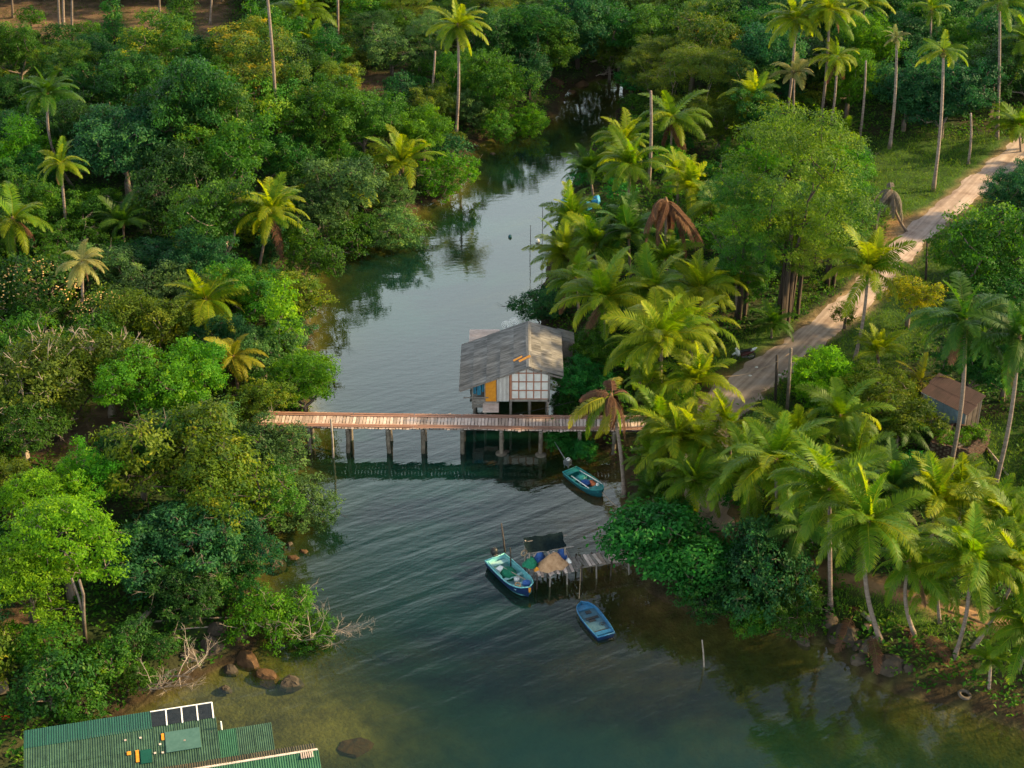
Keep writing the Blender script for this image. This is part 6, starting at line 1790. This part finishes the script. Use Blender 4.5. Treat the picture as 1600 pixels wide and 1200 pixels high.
q = hit(1487, 672); ob = link('clay_pipe', MB().tube([(-.7, 0, 0), (.7, 0, .1)], .14, 10).mesh('clay_pipe', True), None, M('terracotta', (.26, .09, .04), (.38, .15, .07), .8, 4), (q.x, q.y, q.z + .9), (0, -.2, .9)); tag(ob, 'terracotta pipe leaning at the corner of the tin shed', 'pipe')

# ---------------------------------------------------------------- parked motorbike
pb = hit(1161, 562); zb = th(pb.x, pb.y)
mbk = thing('motorbike', 'white and black motorbike parked on the grass beside the lane', 'motorbike', (pb.x, pb.y, zb), R_(8))
mbk.scale = (-1, 1, 1); mbk.scale = (1, 1, 1)
PAINT = M('white_bike_paint', (.55, .58, .60), (.72, .74, .75), .3, 4, spec=.6); REDP = M('red_bike_trim', (.03, .010, .010), (.12, .03, .025), .4, 5)
for x in (-.62, .62):
    wh = link('wheel', MB().tube([(x + .27 * math.cos(k * PI / 8), 0, .30 + .27 * math.sin(k * PI / 8)) for k in range(17)], .055, 6, False).mesh('wheel', True), mbk, BLACK)
    mb = MB()
    for k in range(5):
        a = k * 2 * PI / 5; mb.tube([(x, 0, .3), (x + .23 * math.cos(a), 0, .3 + .23 * math.sin(a))], .02, 4)
    mb.tube([(x, -.06, .3), (x, .06, .3)], .05, 8); link('rim', mb.mesh('rim'), wh, GREYM)
fit(MB().tube([(-.62, 0, .62), (-.2, 0, .72), (.05, 0, .76), (.4, 0, .80), (.62, 0, .88)], [.06, .12, .11, .13, .10], 8), 'seat', BLACK, mbk, True)
fit(MB().tube([(-.2, 0, .40), (.0, 0, .45), (.35, 0, .55), (.72, 0, .70), (.95, 0, .90)], [.12, .16, .15, .11, .03], 8), 'body', REDP, mbk, True)
fit(MB().tube([(.50, .0, .78), (.80, 0, .86), (1.0, 0, .98)], [.13, .11, .04], 8), 'tail_fairing', PAINT, mbk, True)
fit(MB().tube([(-.38, 0, .42), (-.46, 0, .72), (-.52, 0, .98)], [.16, .17, .12], 8), 'leg_shield', PAINT, mbk, True)
fit(MB().tube([(-.62, .0, .30), (-.55, 0, .70), (-.46, 0, 1.0)], .045, 6), 'fork', GREYM, mbk, True)
fit(MB().tube([(-.88, 0, .48), (-.66, 0, .62), (-.45, 0, .5)], [.06, .09, .06], 6), 'mudguard', PAINT, mbk, True)
fit(MB().tube([(-.44, -.34, 1.02), (-.50, -.12, 1.0), (-.50, .12, 1.0), (-.44, .34, 1.02)], .025, 6), 'handlebar', BLACK, mbk, True)
fit(MB().ball((-.60, 0, .96), (.10, .11, .10), 8, 6), 'headlight', WHITEB, mbk, True)
fit(MB().box((.05, 0, .34), (.36, .26, .24)), 'engine', GREYM, mbk); fit(MB().tube([(.1, -.16, .28), (.75, -.18, .36)], [.04, .06], 7), 'exhaust', GREYM, mbk, True)
for s in (-1, 1): fit(MB().tube([(-.46, s * .2, 1.0), (-.42, s * .28, 1.16)], .012, 4), 'mirror_stalk', BLACK, mbk); fit(MB().ball((-.42, s * .3, 1.2), (.02, .07, .05), 6, 4), 'mirror', BLACK, mbk, True)

# ---------------------------------------------------------------- rocks, logs, litter of the shore
def rock(u, v, r, mat, label, seed, zc=.0, group='rocks of the shore'):
    p = P(u, v, zc)
    ground_ = th(p.x, p.y)
    mb = MB().ball((0, 0, 0), r, 12, 8, .13, seed)
    rr = random.Random(seed)
    for k in range(9):                                            # flatten some faces so that it reads as broken stone
        n_ = Vector((rr.uniform(-1, 1), rr.uniform(-1, 1), rr.uniform(-.2, 1))).normalized(); dmax = rr.uniform(.62, .82) * math.sqrt((n_.x * r[0]) ** 2 + (n_.y * r[1]) ** 2 + (n_.z * r[2]) ** 2)
        mb.v = [tuple(Vector(q) - n_ * max(0, Vector(q).dot(n_) - dmax)) for q in mb.v]
    o = link('rock', mb.mesh('rock', False), None, mat, (p.x, p.y, max(ground_, zc - r[2] * .5) if zc >= 0 else ground_), (0, 0, rr.uniform(0, 3)))
    return tag(o, label, 'rock', group)
ROCKS = [(418, 1055, (1.1, .6, .45), STONEO, 'long ochre rock at the water below the low bright mangrove'), (385, 1032, (1.0, .8, .55), STONEO, 'brown rock under the forked bare branch'),
 (330, 1020, (.9, .7, .5), STONE, 'dark slab in the rocky pool under the mangroves'), (360, 1045, (.6, .5, .35), STONE, 'small brown stone beside the ochre rock'), (300, 1035, (.7, .6, .4), STONE, 'rounded stone in the rocky pool next to the dead branch'),
 (340, 1000, (.8, .6, .5), STONE, 'stone at the back of the rocky pool'), (375, 1000, (.7, .6, .4), STONE, 'stone between the logs and the low bright mangrove'), (455, 1065, (.9, .7, .3), STONE, 'flat dark stone awash beside the ochre rock'),
 (352, 1075, (.5, .3, .18), STONE, 'small flat stone showing in the clear shallows'), (435, 880, (.8, .5, .4), STONE, 'dark rock at the rocky inlet under the footbridge mangroves'), (460, 872, (.6, .4, .35), STONEO, 'brown rock at the rocky inlet'),
 (415, 862, (.6, .5, .4), STONE, 'grey rock deepest in the rocky inlet'), (475, 862, (.5, .3, .2), STONEO, 'small brown stone at the mouth of the rocky inlet'), (452, 850, (.4, .3, .25), STONE, 'small dark stone in the rocky inlet'),
 (1392, 1052, (1.15, .9, .6), STONE, 'big flat-topped boulder on the near muddy shore'), (1418, 1058, (.35, .4, .35), STONE, 'small stone leaning on the big flat-topped boulder'), (1318, 1005, (1.25, .9, .8), STONE, 'massive dark rock under the near palms'),
 (1342, 1038, (.7, .5, .4), STONE, 'dark stone between the massive rock and the boulder'), (1255, 1003, (.7, .5, .4), STONE, 'dark stone at the water below the stout palm'), (1295, 985, (.7, .6, .5), STONE, 'rock wedged behind the massive dark rock'),
 (1340, 1022, (.5, .4, .35), STONE, 'small rock above the boulder'), (910, 133, (.9, .6, .5), STONEO, 'brown boulder at the head of the creek'), (893, 143, (1.0, .6, .4), STONEO, 'flat brown boulder at the bend near the head of the creek'), (868, 138, (1.3, .8, .6), STONEO, 'brown bank rock at the far creek'),
 (770, 240, (.5, .4, .3), STONE, 'dark stone under the lone waterside palm'), (790, 706, (.4, .35, .25), STONE, 'stone beside the round footing of the footbridge')]
for k, (u, v, r, m, lb) in enumerate(ROCKS): rock(u, v, r, m, lb, k + 1)
rock(552, 1166, (1.35, .75, .22), STONEO, 'brown boulder lying under the clear water by the green roof', 77, -.5)
rock(610, 1010, (1.3, .8, .35), STONE, 'sunken dark rock under the water in mid creek', 78, -.9)
def log(a, b, r, label, mat=WOODG):
    p, q = hit(*a), hit(*b); p.z += r * .7; q.z += r * .9
    o = link('log', MB().tube([p, p.lerp(q, .5) + Vector((0, 0, .05)), q], [r, r * .95, r * .8], 9).mesh('log', True, p), None, mat, p); tag(o, label, 'log', 'logs on the shore')
log((182, 1000), (205, 978), .2, 'thick pale log lying on the shore under the mangroves'); log((208, 985), (240, 952), .18, 'longer pale log leaning up the bank'); log((190, 1010), (202, 992), .14, 'short log in front of the thick pale log')
log((240, 972), (360, 966), .06, 'thin pink branch lying along the bank above the rocky pool', TWIG); log((270, 985), (340, 980), .05, 'second thin pale branch on the bank above the rocky pool', TWIG)
log((1348, 960), (1372, 985), .16, 'pale fallen palm log in the heap of dry fronds', TWIG); log((1540, 700), (1575, 745), .1, 'fallen grey log at the foot of the stout pale trunk', TWIG)
log((498, 402), (560, 396), .05, 'thin branch sticking out over the dark creek bay', TWIG)
# heap of dry fronds: each frond is a thing
frr = random.Random(21)
for k, (u, v, a) in enumerate(((1365, 985, .4), (1345, 965, 2.2), (1400, 985, -.5), (1375, 1000, 3.6), (1420, 1000, 5.2), (1330, 975, 4.2), (1390, 970, 1.2), (1440, 1005, -.8), (1358, 1010, 4.7))):
    p = hit(u, v)
    o = link('dry_frond', frr.choice(FR['low'] + FR['mid']), None, PALM['dry'] if k % 3 else PALM['ash'], (p.x, p.y, p.z + .35 + .05 * k), (frr.uniform(-.3, .3), frr.uniform(.1, .5), a), .65)
    tag(o, ['grey-brown dry frond', 'rusty dry frond'][k % 3 > 0] + [' lying against the curved palm trunk', ' by the massive dark rock', ' below the hanging-fronded palm', ' sliding down to the big boulder', ' at the end of the heap towards the tyre', ' at the end of the heap towards the stout trunk', ' on top of the heap beside the tan sack', ' reaching towards the muddy shore', ' lowest on the rocks'][k], 'palm frond', 'dry fronds in the heap')
p = hit(1356, 982); o = link('sack', MB().ball((0, 0, .15), (.3, .24, .2), 10, 7, .16, 4).mesh('sack', True), None, TTARP, (p.x, p.y, p.z)); tag(o, 'dirty tan sack in the heap of dry fronds', 'sack')
p = hit(1507, 1087); o = link('tyre', MB().tube([(.30 * math.cos(k * PI / 10), .30 * math.sin(k * PI / 10), 0) for k in range(21)], .10, 8, False).mesh('tyre', True), None, M('muddy_rubber', (.05, .04, .035), (.11, .085, .06), .9, 5), (p.x, p.y, max(p.z, 0) + .08), (.1, .15, 0)); tag(o, 'old muddy tyre lying on the near shore', 'tyre')
p = hit(6, 1082)
cp = thing('drain_pipe', 'concrete drain pipe end at the photo edge', 'pipe', p, .35)
mb = MB(); K = 16
for x, r in ((-1.6, .42), (.3, .42), (.3, .33), (-1.5, .33)):
    for k in range(K): mb.v.append((x, r * math.cos(2 * PI * k / K), .42 + r * math.sin(2 * PI * k / K)))
for i in range(3):
    for k in range(K): mb.f.append((i * K + k, i * K + (k + 1) % K, (i + 1) * K + (k + 1) % K, (i + 1) * K + k))
mb.build('pipe', CONC, cp, True, world=False)
p = hit(9, 1122); o = link('plastic_scrap', MB().box((0, 0, .06), (.4, .22, .06), .4, .2).mesh('plastic_scrap'), None, M('red_plastic', (.6, .02, .01), (.7, .04, .02), .5, 3), p); tag(o, 'bright red scrap of plastic at the photo edge', 'scrap')
p = hit(8, 983); o = link('stone_slab', MB().box((0, 0, .05), (.6, .3, .1), .2).mesh('stone_slab'), None, CONC, p); tag(o, 'pale slab on the dry ground at the photo edge', 'slab')
# blue crates and tarps glimpsed under the grove
for u, v, w, lb in ((886, 316, .7, 'blue tarpaulin glimpsed under the dark young palm'), (915, 320, .6, 'smaller blue tarpaulin next to the first under the grove palms'), (932, 312, .4, 'scrap of blue tarpaulin inland under the grove palms')):
    p = hit(u, v, 1.0); o = link('tarpaulin', MB().ball((0, 0, .2), (w, .5, .5), 10, 6, .15, int(u)).mesh('tarpaulin', False), None, M('bright_blue_tarp', (.01, .16, .36), (.04, .28, .50), .6, 5), (p.x, p.y, p.z - .3)); tag(o, lb, 'tarpaulin')
p = hit(1197, 600); 
for k, (u, v) in enumerate(((1172, 588), (1182, 575), (1218, 587))):
    p = hit(u, v); o = link('litter_bag', MB().ball((0, 0, .05), (.14, .1, .07), 7, 5, .2, k).mesh('litter_bag', True), None, WHITEB, p); tag(o, ['white scrap of litter in the middle of the lane', 'white scrap of litter at the grassy edge of the lane', 'pale litter beside the dark timber post'][k], 'litter')

# ---------------------------------------------------------------- ground cover
def cover(name, n_try, keep_fn, leaf, per, spread, mat, width, up, label, seed, aspect=1.0):
    r = np.random.default_rng(seed)
    x = r.uniform(-78, 78, n_try); y = r.uniform(62, 215, n_try)
    x *= (.42 + .58 * (y - 62) / 150)
    z = terrain(x, y)
    k = (z > .12) & keep_fn(x, y, z)
    x, y, z = x[k], y[k], z[k]
    idx = np.repeat(np.arange(len(x)), per); N = len(idx)
    p = np.stack([x[idx], y[idx], z[idx]], 1) + np.concatenate([r.normal(size=(N, 2)) * spread, np.zeros((N, 1))], 1)
    h = np.abs(r.normal(size=N)) * spread * up * .5 + .02
    a = r.uniform(0, 2 * PI, N); el = r.uniform(.15, 1.1, N) if up < 2 else r.uniform(.8, 1.45, N)
    tg = np.stack([np.cos(a) * np.cos(el), np.sin(a) * np.cos(el), np.sin(el)], 1)
    sd = np.stack([-np.sin(a), np.cos(a), np.zeros(N)], 1); nn = np.cross(tg, sd)
    l = (leaf * r.uniform(.6, 1.3, N))[:, None]; w = l * width
    b = p + np.stack([np.zeros(N), np.zeros(N), h], 1)
    tip = b + tg * l - np.array([0, 0, .2]) * l; m = b + tg * l * .5
    co = np.stack([b, m + sd * w * .5 + nn * w * .1, tip, m - sd * w * .5 + nn * w * .1], 1).reshape(-1, 3)
    i = np.arange(N) * 4
    tr = np.stack([np.stack([i, i + 1, i + 2], 1), np.stack([i, i + 2, i + 3], 1)], 1).reshape(-1, 3)
    t = np.clip(.5 * r.random(len(x))[idx] + .5 * r.random(N), 0, 1)
    o = link(name, mesh_np(name, co, tr, np.repeat(t, 2)), None, mat); o['kind'] = 'stuff'; o['label'] = label
    return len(tr)
def near_road(x, y): return (line_dist(ROADP, x, y) < 2.0) | (line_dist(PATHP, x, y) < .8)
def in_polys(polys, x, y, m=0.0):
    k = np.zeros(x.shape, bool)
    for q in polys: k |= poly_sd(q, x, y) < m
    return k
SHEDP = np.array([(q.x, q.y) for q in (s0, s1, s2, s3)]); TANKP = np.array([(q.x, q.y) for q in (c0, c1, c2, c3)])
BARE = CLEAR_BROWN + CLEAR_ORANGE + [SHEDP, TANKP]
def keep_under(x, y, z):
    return ~near_road(x, y) & ~in_polys(BARE, x, y, .3) & ~in_polys(CLEAR_GRASS, x, y) & (poly_sd(RIV, x, y) > .5) & (wob(x, y, .8, 6) > -.75)
nu_ = cover('undergrowth', 46000, keep_under, .34, 5, .32, LEAF['mid'], .5, 1.6, 'leafy undergrowth covering the wood floor', 5)
def keep_grass(x, y, z):
    g_ = in_polys(CLEAR_GRASS, x, y, .5) | ((line_dist(ROADP, x, y) < 4.5) & (wob(x, y, .9, 3) > -.5))
    return g_ & ~near_road(x, y) & ~in_polys(CLEAR_ORANGE + [SHEDP, TANKP], x, y, .1) & (poly_sd(RIV, x, y) > 1.2)
ng_ = cover('grass', 110000, keep_grass, .30, 6, .22, M_leaf('grass_blade', [(.03, .09, .008), (.07, .15, .012), (.17, .20, .03)], .3), .16, 2.2, 'green grass beside the lane and in the clearings', 6)
def keep_weed(x, y, z):
    return in_polys(CLEAR_BROWN, x, y, .5) & (wob(x, y, 1.2, 8) > .1)
cover('weeds', 60000, keep_weed, .25, 5, .25, LEAF['olive'], .3, 1.6, 'sparse weeds on the bare brown soil', 7)
print('cover tris', nu_, ng_, 'objects', len(bpy.data.objects))
